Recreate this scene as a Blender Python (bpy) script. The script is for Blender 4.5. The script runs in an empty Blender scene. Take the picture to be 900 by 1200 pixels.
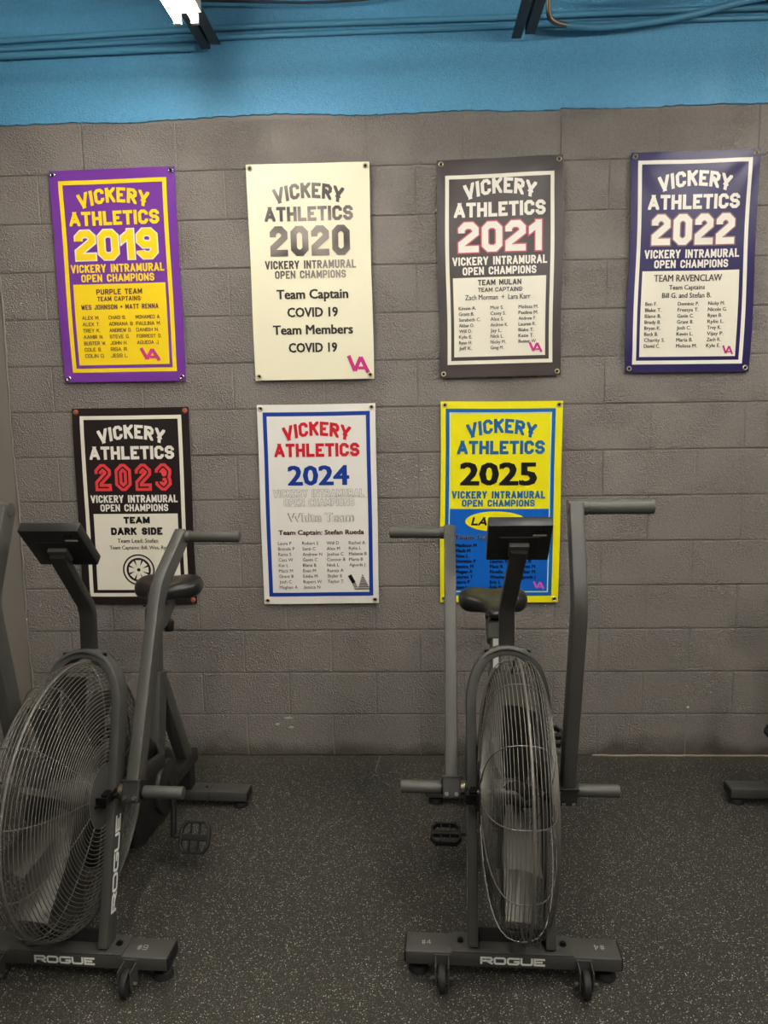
import bpy, bmesh, math, random
from mathutils import Vector, Matrix
random.seed(7)
S = bpy.context.scene
COL = S.collection
PI = math.pi

# ------------------------------------------------------------------ camera
cam_d = bpy.data.cameras.new('camera')
cam = bpy.data.objects.new('camera', cam_d)
COL.objects.link(cam)
cam_d.sensor_fit = 'VERTICAL'
cam_d.sensor_height = 36.0
cam_d.lens = 27.0
cam_d.clip_start = 0.05
M = Matrix.Rotation(0.0384416, 3, 'Z') @ Matrix.Rotation(1.435105, 3, 'X') @ Matrix.Rotation(-0.0160005, 3, 'Z')
cam.matrix_world = Matrix.Translation((1.60156, -3.41617, 1.620696)) @ M.to_4x4()
S.camera = cam
# ------------------------------------------------------------------ world, exposure
w = bpy.data.worlds.new('world'); S.world = w
w.use_nodes = True
w.node_tree.nodes['Background'].inputs[0].default_value = (0.9, 0.87, 0.8, 1)
w.node_tree.nodes['Background'].inputs[1].default_value = 0.25
S.view_settings.view_transform = 'Standard'
S.view_settings.look = 'None'
S.view_settings.exposure = 0.55
S.view_settings.gamma = 1.0
S.view_settings.use_curve_mapping = False
LIGHT_COL = (1.0, 0.95, 0.865)
# strip lights hung under the joists: (x, y of the end nearest the wall, watts)
STRIPS = [(0.80, -0.44, 50), (2.30, -1.5, 62), (1.15, -2.9, 125), (2.9, -3.2, 125), (3.4, -0.75, 60)]


# ------------------------------------------------------------------ helpers
def srgb(r, g, b):
    f = lambda c: (c / 255 / 12.92) if c / 255 <= 0.04045 else ((c / 255 + 0.055) / 1.055) ** 2.4
    return (f(r), f(g), f(b), 1)


def mat(name, col, rough=0.5, metal=0.0, bump=0.0, bscale=300.0, spec=0.5, vary=0.0, emit=None):
    m = bpy.data.materials.new(name)
    m.use_nodes = True
    nt = m.node_tree
    b = nt.nodes['Principled BSDF']
    b.inputs['Base Color'].default_value = col
    b.inputs['Roughness'].default_value = rough
    b.inputs['Metallic'].default_value = metal
    b.inputs['Specular IOR Level'].default_value = spec
    tc = nt.nodes.new('ShaderNodeTexCoord')
    if bump or vary:
        n = nt.nodes.new('ShaderNodeTexNoise')
        n.inputs['Scale'].default_value = bscale
        n.inputs['Detail'].default_value = 3
        nt.links.new(tc.outputs['Object'], n.inputs['Vector'])
    if bump:
        bp = nt.nodes.new('ShaderNodeBump')
        bp.inputs['Strength'].default_value = bump
        bp.inputs['Distance'].default_value = 0.002
        nt.links.new(n.outputs['Fac'], bp.inputs['Height'])
        nt.links.new(bp.outputs['Normal'], b.inputs['Normal'])
    if vary:
        n2 = nt.nodes.new('ShaderNodeTexNoise')
        n2.inputs['Scale'].default_value = 6
        nt.links.new(tc.outputs['Object'], n2.inputs['Vector'])
        mx = nt.nodes.new('ShaderNodeMix'); mx.data_type = 'RGBA'
        mx.inputs[6].default_value = [c * (1 - vary) for c in col[:3]] + [1]
        mx.inputs[7].default_value = [min(1, c * (1 + vary)) for c in col[:3]] + [1]
        nt.links.new(n2.outputs['Fac'], mx.inputs[0])
        nt.links.new(mx.outputs[2], b.inputs['Base Color'])
    if emit:
        b.inputs['Emission Color'].default_value = emit[0]
        b.inputs['Emission Strength'].default_value = emit[1]
    return m


def link_obj(name, me, material=None, parent=None, **props):
    o = bpy.data.objects.new(name, me)
    COL.objects.link(o)
    if material is not None and me is not None and not me.materials:
        me.materials.append(material)
    if parent is not None:
        o.parent = parent
    for k, v in props.items():
        o[k] = v
    return o


def from_bm(name, bm, material, parent=None, smooth=False, **props):
    me = bpy.data.meshes.new(name)
    bmesh.ops.recalc_face_normals(bm, faces=bm.faces)
    bm.to_mesh(me); bm.free()
    if smooth:
        me.polygons.foreach_set('use_smooth', [True] * len(me.polygons))
        try:
            me.set_sharp_from_angle(angle=math.radians(38))
        except Exception:
            pass
    return link_obj(name, me, material, parent, **props)


def from_lists(name, vs, fs, material, parent=None, smooth=False, **props):
    me = bpy.data.meshes.new(name)
    me.from_pydata(vs, [], fs)
    me.update()
    if smooth:
        me.polygons.foreach_set('use_smooth', [True] * len(me.polygons))
        try:
            me.set_sharp_from_angle(angle=math.radians(38))
        except Exception:
            pass
    return link_obj(name, me, material, parent, **props)


def empty(name, loc=(0, 0, 0), rz=0.0, **props):
    o = bpy.data.objects.new(name, None)
    o.empty_display_size = 0.1
    COL.objects.link(o)
    o.location = loc
    o.rotation_euler = (0, 0, rz)
    for k, v in props.items():
        o[k] = v
    return o


def box(bm, x0, x1, y0, y1, z0, z1, bev=0.0, seg=2, mtx=None):
    r = bmesh.ops.create_cube(bm, size=1.0)
    vs = r['verts']
    bmesh.ops.scale(bm, vec=(x1 - x0, y1 - y0, z1 - z0), verts=vs)
    bmesh.ops.translate(bm, vec=((x0 + x1) / 2, (y0 + y1) / 2, (z0 + z1) / 2), verts=vs)
    if bev > 0:
        es = list({e for v in vs for e in v.link_edges})
        rr = bmesh.ops.bevel(bm, geom=es, offset=bev, segments=seg, affect='EDGES', profile=0.5)
        vs = list({v for f in rr['faces'] for v in f.verts} | {v for v in vs if v.is_valid})
    if mtx is not None:
        bmesh.ops.transform(bm, matrix=mtx, verts=vs)
    return vs


def cyl(bm, p0, p1, r, seg=20, r2=None, bev=0.0):
    p0 = Vector(p0); p1 = Vector(p1)
    d = p1 - p0
    q = Vector((0, 0, 1)).rotation_difference(d.normalized()).to_matrix().to_4x4()
    r_ = bmesh.ops.create_cone(bm, cap_ends=True, segments=seg, radius1=r, radius2=r if r2 is None else r2, depth=d.length)
    vs = r_['verts']
    if bev > 0:
        es = [e for e in {e for v in vs for e in v.link_edges} if any(len(f.verts) > 4 for f in e.link_faces)]
        rr = bmesh.ops.bevel(bm, geom=es, offset=bev, segments=2, affect='EDGES', profile=0.5)
        vs = list({v for f in rr['faces'] for v in f.verts} | {v for v in vs if v.is_valid})
    bmesh.ops.transform(bm, matrix=Matrix.Translation((p0 + p1) / 2) @ q, verts=vs)
    return vs


def sweep(path, w, h, up=(1, 0, 0), bev=0.006, closed=False, cap=True):
    """rounded-rectangle tube along path; w measured along up, h across"""
    prof = []
    for sx, sy, a0 in ((1, 1, 0), (-1, 1, 90), (-1, -1, 180), (1, -1, 270)):
        for k in range(3):
            a = math.radians(a0 + 45 * k)
            prof.append((sx * (w / 2 - bev) + bev * math.cos(a), sy * (h / 2 - bev) + bev * math.sin(a)))
    return sweep_profile(path, prof, up, closed, cap)


def sweep_round(path, r, seg=8, up=(1, 0, 0), closed=False, cap=True):
    prof = [(r * math.cos(2 * PI * k / seg), r * math.sin(2 * PI * k / seg)) for k in range(seg)]
    return sweep_profile(path, prof, up, closed, cap)


def sweep_profile(path, prof, up, closed, cap):
    P = [Vector(p) for p in path]
    n = len(P); up = Vector(up)
    vs = []; fs = []
    m = len(prof)
    for i in range(n):
        a = P[(i - 1) % n] if (closed or i > 0) else None
        b = P[(i + 1) % n] if (closed or i < n - 1) else None
        d1 = (P[i] - a).normalized() if a is not None else None
        d2 = (b - P[i]).normalized() if b is not None else None
        if d1 is None: d1 = d2
        if d2 is None: d2 = d1
        t = (d1 + d2)
        t = t.normalized() if t.length > 1e-6 else d1
        k = 1.0 / max(0.35, t.dot(d1))
        u = (up - t * up.dot(t)).normalized()
        v = t.cross(u)
        bend = (d2 - d1)
        for (px, py) in prof:
            off = u * px + v * py
            if bend.length > 1e-5:
                bn = (bend - t * bend.dot(t)).normalized()
                off = off + bn * off.dot(bn) * (k - 1)
            vs.append(tuple(P[i] + off))
    for i in range(n if closed else n - 1):
        j = (i + 1) % n
        for q in range(m):
            r = (q + 1) % m
            fs.append((i * m + q, i * m + r, j * m + r, j * m + q))
    if cap and not closed:
        fs.append(tuple(range(m - 1, -1, -1)))
        fs.append(tuple((n - 1) * m + q for q in range(m)))
    return vs, fs


def merge(parts):
    V = []; F = []
    for vs, fs in parts:
        o = len(V)
        V += vs
        F += [tuple(i + o for i in f) for f in fs]
    return V, F


# ------------------------------------------------------------------ materials
def wall_paint(name, base, rough, deep, dirt=False):
    m = bpy.data.materials.new(name); m.use_nodes = True
    nt = m.node_tree; L = nt.links.new
    b = nt.nodes['Principled BSDF']
    b.inputs['Roughness'].default_value = rough
    b.inputs['Specular IOR Level'].default_value = 0.4
    g = nt.nodes.new('ShaderNodeNewGeometry')
    vor = nt.nodes.new('ShaderNodeTexNoise'); vor.inputs['Scale'].default_value = 120; vor.inputs['Detail'].default_value = 3
    vor.inputs['Roughness'].default_value = 0.6
    vo2 = nt.nodes.new('ShaderNodeTexVoronoi'); vo2.inputs['Scale'].default_value = 165
    big = nt.nodes.new('ShaderNodeTexNoise'); big.inputs['Scale'].default_value = 5.0; big.inputs['Detail'].default_value = 3
    for n in (vor, vo2, big): L(g.outputs['Position'], n.inputs['Vector'])
    mr = nt.nodes.new('ShaderNodeMapRange'); mr.inputs[1].default_value = 0.36; mr.inputs[2].default_value = 0.56
    mr.inputs[3].default_value = 0.45; mr.inputs[4].default_value = 1.0
    L(big.outputs['Fac'], mr.inputs[0])
    ad = nt.nodes.new('ShaderNodeMath'); ad.operation = 'ADD'
    L(vor.outputs['Fac'], ad.inputs[0]); L(vo2.outputs['Distance'], ad.inputs[1])
    bp = nt.nodes.new('ShaderNodeBump'); bp.inputs['Distance'].default_value = deep
    ms = nt.nodes.new('ShaderNodeMath'); ms.operation = 'MULTIPLY'; ms.inputs[1].default_value = 0.9
    L(mr.outputs[0], ms.inputs[0]); L(ms.outputs[0], bp.inputs['Strength'])
    L(ad.outputs[0], bp.inputs['Height']); L(bp.outputs['Normal'], b.inputs['Normal'])
    mx = nt.nodes.new('ShaderNodeMix'); mx.data_type = 'RGBA'
    mx.inputs[6].default_value = [c * 0.80 for c in base[:3]] + [1]
    mx.inputs[7].default_value = [c * 1.22 for c in base[:3]] + [1]
    b2 = nt.nodes.new('ShaderNodeTexNoise'); b2.inputs['Scale'].default_value = 85; b2.inputs['Detail'].default_value = 4
    L(g.outputs['Position'], b2.inputs['Vector']); L(b2.outputs['Fac'], mx.inputs[0])
    out = mx.outputs[2]
    if dirt:   # grime that has settled along the foot of the wall
        sp = nt.nodes.new('ShaderNodeSeparateXYZ'); L(g.outputs['Position'], sp.inputs[0])
        n3 = nt.nodes.new('ShaderNodeTexNoise'); n3.inputs['Scale'].default_value = 4.5; n3.inputs['Detail'].default_value = 4
        L(g.outputs['Position'], n3.inputs['Vector'])
        s = nt.nodes.new('ShaderNodeMath'); s.operation = 'MULTIPLY_ADD'; s.inputs[1].default_value = 0.22; s.inputs[2].default_value = -0.04
        L(n3.outputs['Fac'], s.inputs[0])
        df = nt.nodes.new('ShaderNodeMath'); df.operation = 'SUBTRACT'
        L(s.outputs[0], df.inputs[0]); L(sp.outputs['Z'], df.inputs[1])
        r2 = nt.nodes.new('ShaderNodeMapRange'); r2.inputs[1].default_value = -0.02; r2.inputs[2].default_value = 0.05
        r2.inputs[3].default_value = 0; r2.inputs[4].default_value = 0.75
        L(df.outputs[0], r2.inputs[0])
        m2 = nt.nodes.new('ShaderNodeMix'); m2.data_type = 'RGBA'
        L(r2.outputs[0], m2.inputs[0]); L(out, m2.inputs[6]); m2.inputs[7].default_value = srgb(62, 58, 46)
        out = m2.outputs[2]
    L(out, b.inputs['Base Color'])
    return m


M_block = wall_paint('grey_block_paint', srgb(127, 121, 115), 0.5, 0.0062, True)
M_mortar = mat('mortar_paint', srgb(122, 117, 112), 0.6, bump=0.3, bscale=150)
M_smooth = mat('grey_wall_paint', srgb(120, 114, 106), 0.5, bump=0.08, bscale=60, vary=0.04)
M_blue = wall_paint('blue_wall_paint', srgb(90, 158, 197), 0.42, 0.0025)
M_bluepipe = mat('blue_pipe_paint', srgb(84, 150, 184), 0.4)
M_deck = mat('blue_deck_paint', srgb(60, 110, 140), 0.6)
M_steel_joist = mat('joist_primer', srgb(62, 64, 66), 0.55, 0.2, bump=0.15, bscale=80)
M_frame = mat('charcoal_powder_coat', srgb(70, 69, 65), 0.45, 0.2, bump=0.12, bscale=900, vary=0.03)
M_frame2 = mat('black_powder_coat', srgb(42, 41, 39), 0.45, 0.2, bump=0.12, bscale=900)
M_wire = mat('cage_wire_metal', srgb(102, 99, 93), 0.42, 0.35)
M_blade = mat('fan_blade_metal', srgb(94, 92, 86), 0.45, 0.4)
M_black = mat('black_plastic', srgb(20, 20, 20), 0.45)
M_rubber = mat('black_rubber', srgb(26, 26, 26), 0.65, bump=0.1, bscale=400)
M_grip = mat('grey_rubber_grip', srgb(70, 69, 64), 0.55, bump=0.1, bscale=700)
M_peg = mat('knurled_peg', srgb(76, 75, 71), 0.5, 0.25, bump=0.3, bscale=500)
M_saddle = mat('black_vinyl_saddle', srgb(30, 29, 28), 0.33, bump=0.05, bscale=300)
M_chrome = mat('bright_steel', srgb(190, 190, 186), 0.25, 1.0)
M_zinc = mat('zinc_bearing', srgb(120, 112, 96), 0.4, 0.8)
M_bolt = mat('black_bolt', srgb(24, 24, 24), 0.35, 0.6)
M_white = mat('white_print', srgb(236, 236, 230), 0.5)
M_chalk = mat('silver_marker', srgb(170, 168, 160), 0.5)
M_screen = mat('dark_screen', srgb(12, 14, 16), 0.12)
M_scale = mat('silver_scale', srgb(200, 198, 190), 0.4, 0.3)


def floor_mat():
    m = bpy.data.materials.new('speckled_rubber'); m.use_nodes = True
    nt = m.node_tree; L = nt.links.new
    b = nt.nodes['Principled BSDF']; b.inputs['Roughness'].default_value = 0.62
    b.inputs['Specular IOR Level'].default_value = 0.35
    g = nt.nodes.new('ShaderNodeNewGeometry')
    out = None
    base = nt.nodes.new('ShaderNodeMix'); base.data_type = 'RGBA'
    bn = nt.nodes.new('ShaderNodeTexNoise'); bn.inputs['Scale'].default_value = 1.7; bn.inputs['Detail'].default_value = 5
    L(g.outputs['Position'], bn.inputs['Vector']); L(bn.outputs['Fac'], base.inputs[0])
    base.inputs[6].default_value = srgb(39, 38, 35); base.inputs[7].default_value = srgb(53, 51, 45)
    out = base.outputs[2]
    for scale, thr, rad, cols in ((215, 0.87, 0.35, ((205, 198, 176), (150, 154, 156))), (380, 0.80, 0.40, ((150, 144, 126), (120, 112, 102)))):
        v = nt.nodes.new('ShaderNodeTexVoronoi'); v.inputs['Scale'].default_value = scale
        dist = nt.nodes.new('ShaderNodeTexNoise'); dist.inputs['Scale'].default_value = scale * 1.3
        L(g.outputs['Position'], dist.inputs['Vector'])
        va = nt.nodes.new('ShaderNodeVectorMath'); va.operation = 'SCALE'; va.inputs['Scale'].default_value = 0.5 / scale
        L(dist.outputs['Color'], va.inputs[0])
        vb = nt.nodes.new('ShaderNodeVectorMath'); vb.operation = 'ADD'
        L(g.outputs['Position'], vb.inputs[0]); L(va.outputs[0], vb.inputs[1])
        L(vb.outputs[0], v.inputs['Vector'])
        sc = nt.nodes.new('ShaderNodeSeparateColor'); L(v.outputs['Color'], sc.inputs[0])
        c1 = nt.nodes.new('ShaderNodeMath'); c1.operation = 'GREATER_THAN'; c1.inputs[1].default_value = thr
        L(sc.outputs[0], c1.inputs[0])
        c2 = nt.nodes.new('ShaderNodeMath'); c2.operation = 'LESS_THAN'; c2.inputs[1].default_value = rad
        L(v.outputs['Distance'], c2.inputs[0])
        mm = nt.nodes.new('ShaderNodeMath'); mm.operation = 'MULTIPLY'
        L(c1.outputs[0], mm.inputs[0]); L(c2.outputs[0], mm.inputs[1])
        cc = nt.nodes.new('ShaderNodeMix'); cc.data_type = 'RGBA'
        L(sc.outputs[1], cc.inputs[0])
        cc.inputs[6].default_value = srgb(*cols[0]); cc.inputs[7].default_value = srgb(*cols[1])
        mx = nt.nodes.new('ShaderNodeMix'); mx.data_type = 'RGBA'
        L(mm.outputs[0], mx.inputs[0]); L(out, mx.inputs[6]); L(cc.outputs[2], mx.inputs[7])
        out = mx.outputs[2]
    # dust drifted against the wall
    sp = nt.nodes.new('ShaderNodeSeparateXYZ'); L(g.outputs['Position'], sp.inputs[0])
    dn = nt.nodes.new('ShaderNodeTexNoise'); dn.inputs['Scale'].default_value = 5; dn.inputs['Detail'].default_value = 5
    L(g.outputs['Position'], dn.inputs['Vector'])
    am = nt.nodes.new('ShaderNodeMath'); am.operation = 'MULTIPLY_ADD'; am.inputs[1].default_value = 0.35; am.inputs[2].default_value = -0.05
    L(dn.outputs['Fac'], am.inputs[0])
    sm = nt.nodes.new('ShaderNodeMath'); sm.operation = 'ADD'; L(am.outputs[0], sm.inputs[0]); L(sp.outputs['Y'], sm.inputs[1])
    r2 = nt.nodes.new('ShaderNodeMapRange'); r2.inputs[1].default_value = 0.0; r2.inputs[2].default_value = 0.14; r2.inputs[3].default_value = 0; r2.inputs[4].default_value = 0.6
    L(sm.outputs[0], r2.inputs[0])
    m2 = nt.nodes.new('ShaderNodeMix'); m2.data_type = 'RGBA'
    L(r2.outputs[0], m2.inputs[0]); L(out, m2.inputs[6]); m2.inputs[7].default_value = srgb(74, 70, 58)
    L(m2.outputs[2], b.inputs['Base Color'])
    n = nt.nodes.new('ShaderNodeTexNoise'); n.inputs['Scale'].default_value = 260; L(g.outputs['Position'], n.inputs['Vector'])
    bp = nt.nodes.new('ShaderNodeBump'); bp.inputs['Strength'].default_value = 0.35; bp.inputs['Distance'].default_value = 0.002
    L(n.outputs['Fac'], bp.inputs['Height']); L(bp.outputs['Normal'], b.inputs['Normal'])
    return m


M_floor = floor_mat()

# ------------------------------------------------------------------ the room
XL, XR, YF, ZC = -0.205, 5.2, -6.4, 3.55
BH = 0.2025          # course height
TOPZ = 14 * BH


def struct(name, bm, m):
    return from_bm(name, bm, m, kind='structure')


bm = bmesh.new(); box(bm, XL - 0.1, XR + 0.1, YF - 0.1, 0.12, -0.06, 0.0); struct('floor', bm, M_floor)
bm = bmesh.new(); box(bm, XL - 0.1, XR + 0.1, YF - 0.1, 0.12, ZC, ZC + 0.06); struct('ceiling', bm, M_deck)
bm = bmesh.new(); box(bm, XL - 0.1, XL, YF, 0.0, 0.0, ZC); struct('wall_left', bm, M_smooth)
bm = bmesh.new(); box(bm, XR, XR + 0.1, YF, 0.0, 0.0, ZC); struct('wall_right', bm, M_smooth)
bm = bmesh.new(); box(bm, XL - 0.1, XR + 0.1, YF - 0.1, YF, 0.0, ZC); struct('wall_front', bm, M_smooth)
bm = bmesh.new(); box(bm, XL - 0.1, XR + 0.1, 0.0052, 0.12, 0.0, ZC)
wall_back = struct('wall_back', bm, M_mortar)


def block_mesh(width, height, name):
    """one concrete block face: chamfered, with the joint recess around it"""
    g = 0.0028; c = 0.0045; d = 0.0055
    bm = bmesh.new()
    x0, x1, z0, z1 = g, width - g, g, height - g
    ring0 = [(x0, d, z0), (x1, d, z0), (x1, d, z1), (x0, d, z1)]
    ring1 = [(x0, d * 0.25, z0), (x1, d * 0.25, z0), (x1, d * 0.25, z1), (x0, d * 0.25, z1)]
    ring2 = [(x0 + c, 0, z0 + c), (x1 - c, 0, z0 + c), (x1 - c, 0, z1 - c), (x0 + c, 0, z1 - c)]
    R = [[bm.verts.new(p) for p in r] for r in (ring0, ring1, ring2)]
    for a, b in ((0, 1), (1, 2)):
        for i in range(4):
            j = (i + 1) % 4
            bm.faces.new((R[a][i], R[a][j], R[b][j], R[b][i]))
    bm.faces.new(R[2])
    me = bpy.data.meshes.new(name)
    bmesh.ops.recalc_face_normals(bm, faces=bm.faces)
    bm.to_mesh(me); bm.free()
    # normals must look into the room (-y)
    if me.polygons[-1].normal.y > 0: me.flip_normals()
    me.materials.append(M_block)
    return me


full = block_mesh(0.4064, BH, 'block_face')
cache = {}
for c in range(14):
    par = 0 if c % 2 == 0 else 1          # course 1 (c=0): joints at even half-blocks
    i = -2 + par - (0)
    x = i * 0.2032
    while x < XR:
        a = max(x, XL + 0.002); b = min(x + 0.4064, XR)
        if b - a > 0.03:
            if b > 3.6 and a > 3.6:
                pass
            if abs((b - a) - 0.4064) < 1e-4:
                me = full
            else:
                k = round(b - a, 3)
                if k not in cache: cache[k] = block_mesh(b - a, BH, 'block_face_cut')
                me = cache[k]
            o = link_obj('concrete_block', me, None, wall_back)
            o.location = (a, random.uniform(-0.0012, 0.0008), c * BH + random.uniform(-0.0006, 0.0006))
        x += 0.4064
# the blue painted band above the top course, with its ragged lower edge
bm = bmesh.new()
n = 330
low = []
ph = random.random()
for k in range(n + 1):
    x = XL + (XR - XL) * k / n
    z = TOPZ + 0.004 + 0.004 * math.sin(x * 9 + 1) * math.sin(x * 3.1) + random.uniform(-0.0035, 0.0035)
    if 0.72 < x < 1.3: z += 0.014 * math.sin((x - 0.72) / 0.58 * PI) * (0.6 + 0.4 * random.random())
    if 1.9 < x < 2.23: z -= 0.012 * (x - 1.9) / 0.33
    if x > 2.23: z -= 0.004
    low.append((x, z))
top_v = []; low_v = []; low_b = []
for x, z in low:
    low_b.append(bm.verts.new((x, 0.004, z)))
    low_v.append(bm.verts.new((x, -0.0035, z + 0.002)))
    top_v.append(bm.verts.new((x, -0.0035, ZC)))
for k in range(n):
    bm.faces.new((low_v[k], low_v[k + 1], top_v[k + 1], top_v[k]))
    bm.faces.new((low_b[k], low_b[k + 1], low_v[k + 1], low_v[k]))
from_bm('blue_painted_band', bm, M_blue, wall_back, label='blue painted plaster above the grey blocks')
# bead of mortar squeezed out along the corner and the pale line of caulk at the foot of the wall
pts = [(XL + 0.004 + 0.003 * math.sin(z * 7) + random.uniform(-0.002, 0.002), -0.003, z) for z in [0.03 * k for k in range(94)]]
vs, fs = sweep_round(pts, 0.0055, 5, up=(1, 0, 0))
from_lists('corner_bead', vs, fs, M_smooth, wall_back, True)
pts = [(2.42 + 0.03 * k, -0.006, 0.004 + random.uniform(-0.001, 0.001)) for k in range(60)]
vs, fs = sweep_round(pts, 0.0045, 5, up=(0, 0, 1))
from_lists('caulk_line', vs, fs, mat('old_caulk', srgb(150, 136, 118), 0.6), wall_back, True, label='pale caulk line at the foot of the wall')


def blob(name, cx, cz, rx, rz, y, m, parent, seed, **props):
    rnd = random.Random(seed)
    vs = []; nn = 26
    rr = [rnd.uniform(0.6, 1.1) for _ in range(nn)]
    for k in range(nn):
        a = 2 * PI * k / nn
        r = (rr[k] + rr[k - 1] + rr[(k + 1) % nn]) / 3
        vs.append((cx + rx * r * math.cos(a), y, cz + rz * r * math.sin(a)))
    vs2 = [(cx + (x - cx) * 1.1, 0.0005, cz + (z - cz) * 1.1) for x, _, z in vs]
    fs = [tuple(range(nn))] + [(k, (k + 1) % nn, nn + (k + 1) % nn, nn + k) for k in range(nn)]
    return from_lists(name, vs + vs2, fs, m, parent, **props)


M_patch = mat('patched_paint', srgb(116, 110, 103), 0.5, bump=0.05, bscale=40)
M_scuff = mat('bare_scuff', srgb(186, 182, 172), 0.6)
for k, (x, z, rx, rz) in enumerate(((1.005, 0.185, 0.022, 0.004), (0.955, 0.155, 0.012, 0.006), (1.02, 0.14, 0.012, 0.005), (2.85, 0.235, 0.006, 0.006))):
    blob('paint_scuff', x, z, rx, rz, -0.0026, M_scuff, wall_back, 20 + k)

# floor seam near the wall
vs, fs = sweep([(1.435, -0.004, 0.0002), (1.425, -0.09, 0.0002), (1.42, -0.16, 0.0002)], 0.004, 0.001, up=(1, 0, 0), bev=0.0002)
from_lists('mat_seam', vs, fs, mat('seam_dust', srgb(120, 114, 98), 0.8), bpy.data.objects['floor'])

# ------------------------------------------------------------------ steel joists, conduits, wires, lights overhead
def angle_bar(x0, x1, y0, y1, z0, vert_at_left, hv=0.045, t=0.006):
    bm = bmesh.new()
    box(bm, x0, x1, y0, y1, z0, z0 + t)
    if vert_at_left: box(bm, x0, x0 + t, y0, y1, z0 + t, z0 + hv)
    else: box(bm, x1 - t, x1, y0, y1, z0 + t, z0 + hv)
    return bm


def joist(cx, label):
    r = empty('steel_joist', (cx, 0, 3.10), 0, label=label, category='joist', group='steel joists under the blue ceiling')
    for k, (a, b, ye) in enumerate(((-0.045, -0.006, -0.036), (0.006, 0.045, -0.07))):
        o = from_bm('bottom_angle', angle_bar(a, b, -6.3, ye, 0.0, k == 1), M_steel_joist, r)
        o = from_bm('top_angle', angle_bar(a, b, -6.3, -0.004, 0.40, k == 1), M_steel_joist, r)
    pts = []
    y = -0.35; up = False
    while y > -6.2:
        pts.append((0, y, 0.03 if not up else 0.41)); up = not up; y -= 0.3
    vs, fs = sweep_round(pts, 0.0055, 6, up=(1, 0, 0))
    from_lists('web_rod', vs, fs, M_steel_joist, r, True)
    return r


joist(0.79, 'dark steel joist above the lit strip light at the upper left')
joist(2.067, 'dark steel joist ending in the blue wall right of the photo centre')

M_hous = mat('fixture_white', srgb(190, 186, 176), 0.45)
for k, (x, y, watt) in enumerate(STRIPS):
    r = empty('strip_light', (x, y, 3.0), 0,
              label=('two-tube strip light burning under the left joist', 'overhead strip light above the space beside the right bike',
                     'overhead strip light nearest the left wall, above the camera', 'overhead strip light farthest from the block wall on the right',
                     'overhead strip light above the bike at the right edge')[k], category='light')
    M_tube = mat('lit_tube', (1, 1, 1, 1), 0.4, emit=(LIGHT_COL + (1,), watt))
    bm = bmesh.new(); box(bm, -0.055, 0.055, -1.24, 0.0, 0.045, 0.095, 0.004); from_bm('housing', bm, M_hous, r)
    for s in (-1, 1):
        bm = bmesh.new(); cyl(bm, (s * 0.032, -0.02, 0.024), (s * 0.032, -1.22, 0.024), 0.0155, 16)
        from_bm('tube', bm, M_tube, r, True)
        bm = bmesh.new(); box(bm, s * 0.032 - 0.014, s * 0.032 + 0.014, -0.018, 0.0, 0.004, 0.05, 0.003)
        from_bm('lamp_holder', bm, M_hous, r)
    # hangers up to the deck
    for yy in (-0.2, -1.05):
        bm = bmesh.new(); box(bm, -0.004, 0.004, yy - 0.004, yy + 0.004, 0.09, 0.0985 if k == 0 else ZC - 3.0)
        from_bm('hanger', bm, M_steel_joist, r)


def pipe(name, pts, r, m, label, cat='conduit', group=None, seg=10):
    # round the path with a Catmull-Rom pass
    P = [Vector(p) for p in pts]
    out = []
    for i in range(len(P) - 1):
        p0 = P[max(0, i - 1)]; p1 = P[i]; p2 = P[i + 1]; p3 = P[min(len(P) - 1, i + 2)]
        for q in range(8):
            t = q / 8
            out.append(0.5 * ((2 * p1) + (p2 - p0) * t + (2 * p0 - 5 * p1 + 4 * p2 - p3) * t * t + (3 * p1 - p0 - 3 * p2 + p3) * t ** 3))
    out.append(P[-1])
    vs, fs = sweep_round([tuple(p) for p in out], r, seg, up=(0, 0.1, 1))
    o = from_lists(name, vs, fs, m, None, True, label=label, category=cat)
    if group: o['group'] = group
    return o


pipe('conduit', [(-0.2, -0.028, 3.102), (0.3, -0.028, 3.108), (0.72, -0.028, 3.112)], 0.0135, M_bluepipe,
     'blue painted conduit, the lowest on the left, ending by the lit joist')
pipe('conduit', [(-0.2, -0.018, 3.132), (0.5, -0.018, 3.146), (1.2, -0.018, 3.154), (2.0, -0.018, 3.156), (2.9, -0.016, 3.158), (3.8, -0.016, 3.15)], 0.010, M_bluepipe,
     'long thin blue conduit running the width of the wall, middle of the left run')
pipe('conduit', [(-0.2, -0.022, 3.162), (0.5, -0.022, 3.180), (1.02, -0.022, 3.188), (1.9, -0.022, 3.189), (3.0, -0.024, 3.19), (3.8, -0.024, 3.18)], 0.012, M_bluepipe,
     'long blue conduit running the width of the wall, topmost of the left run')
pipe('flexible_conduit', [(2.16, -0.16, 3.42), (2.165, -0.16, 3.30), (2.155, -0.13, 3.20), (2.17, -0.10, 3.14), (2.24, -0.075, 3.125)], 0.011,
     mat('bare_conduit', srgb(120, 112, 100), 0.4, 0.6), 'bare metal conduit bent down beside the right joist')
pipe('flexible_conduit', [(2.235, -0.075, 3.125), (2.42, -0.06, 3.122), (2.7, -0.06, 3.15), (2.95, -0.06, 3.20), (3.2, -0.06, 3.225), (3.8, -0.06, 3.235)], 0.0125, M_bluepipe,
     'thick pale blue conduit swinging up to the right of the right joist')
pipe('cable', [(0.2, -0.06, 3.33), (0.6, -0.06, 3.285), (1.0, -0.06, 3.262), (1.3, -0.06, 3.252), (1.6, -0.06, 3.275), (2.0, -0.06, 3.36)], 0.005,
     mat('dark_cable', srgb(44, 50, 56), 0.5), 'thin dark cable sagging across the top between the joists', 'cable')
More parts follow.
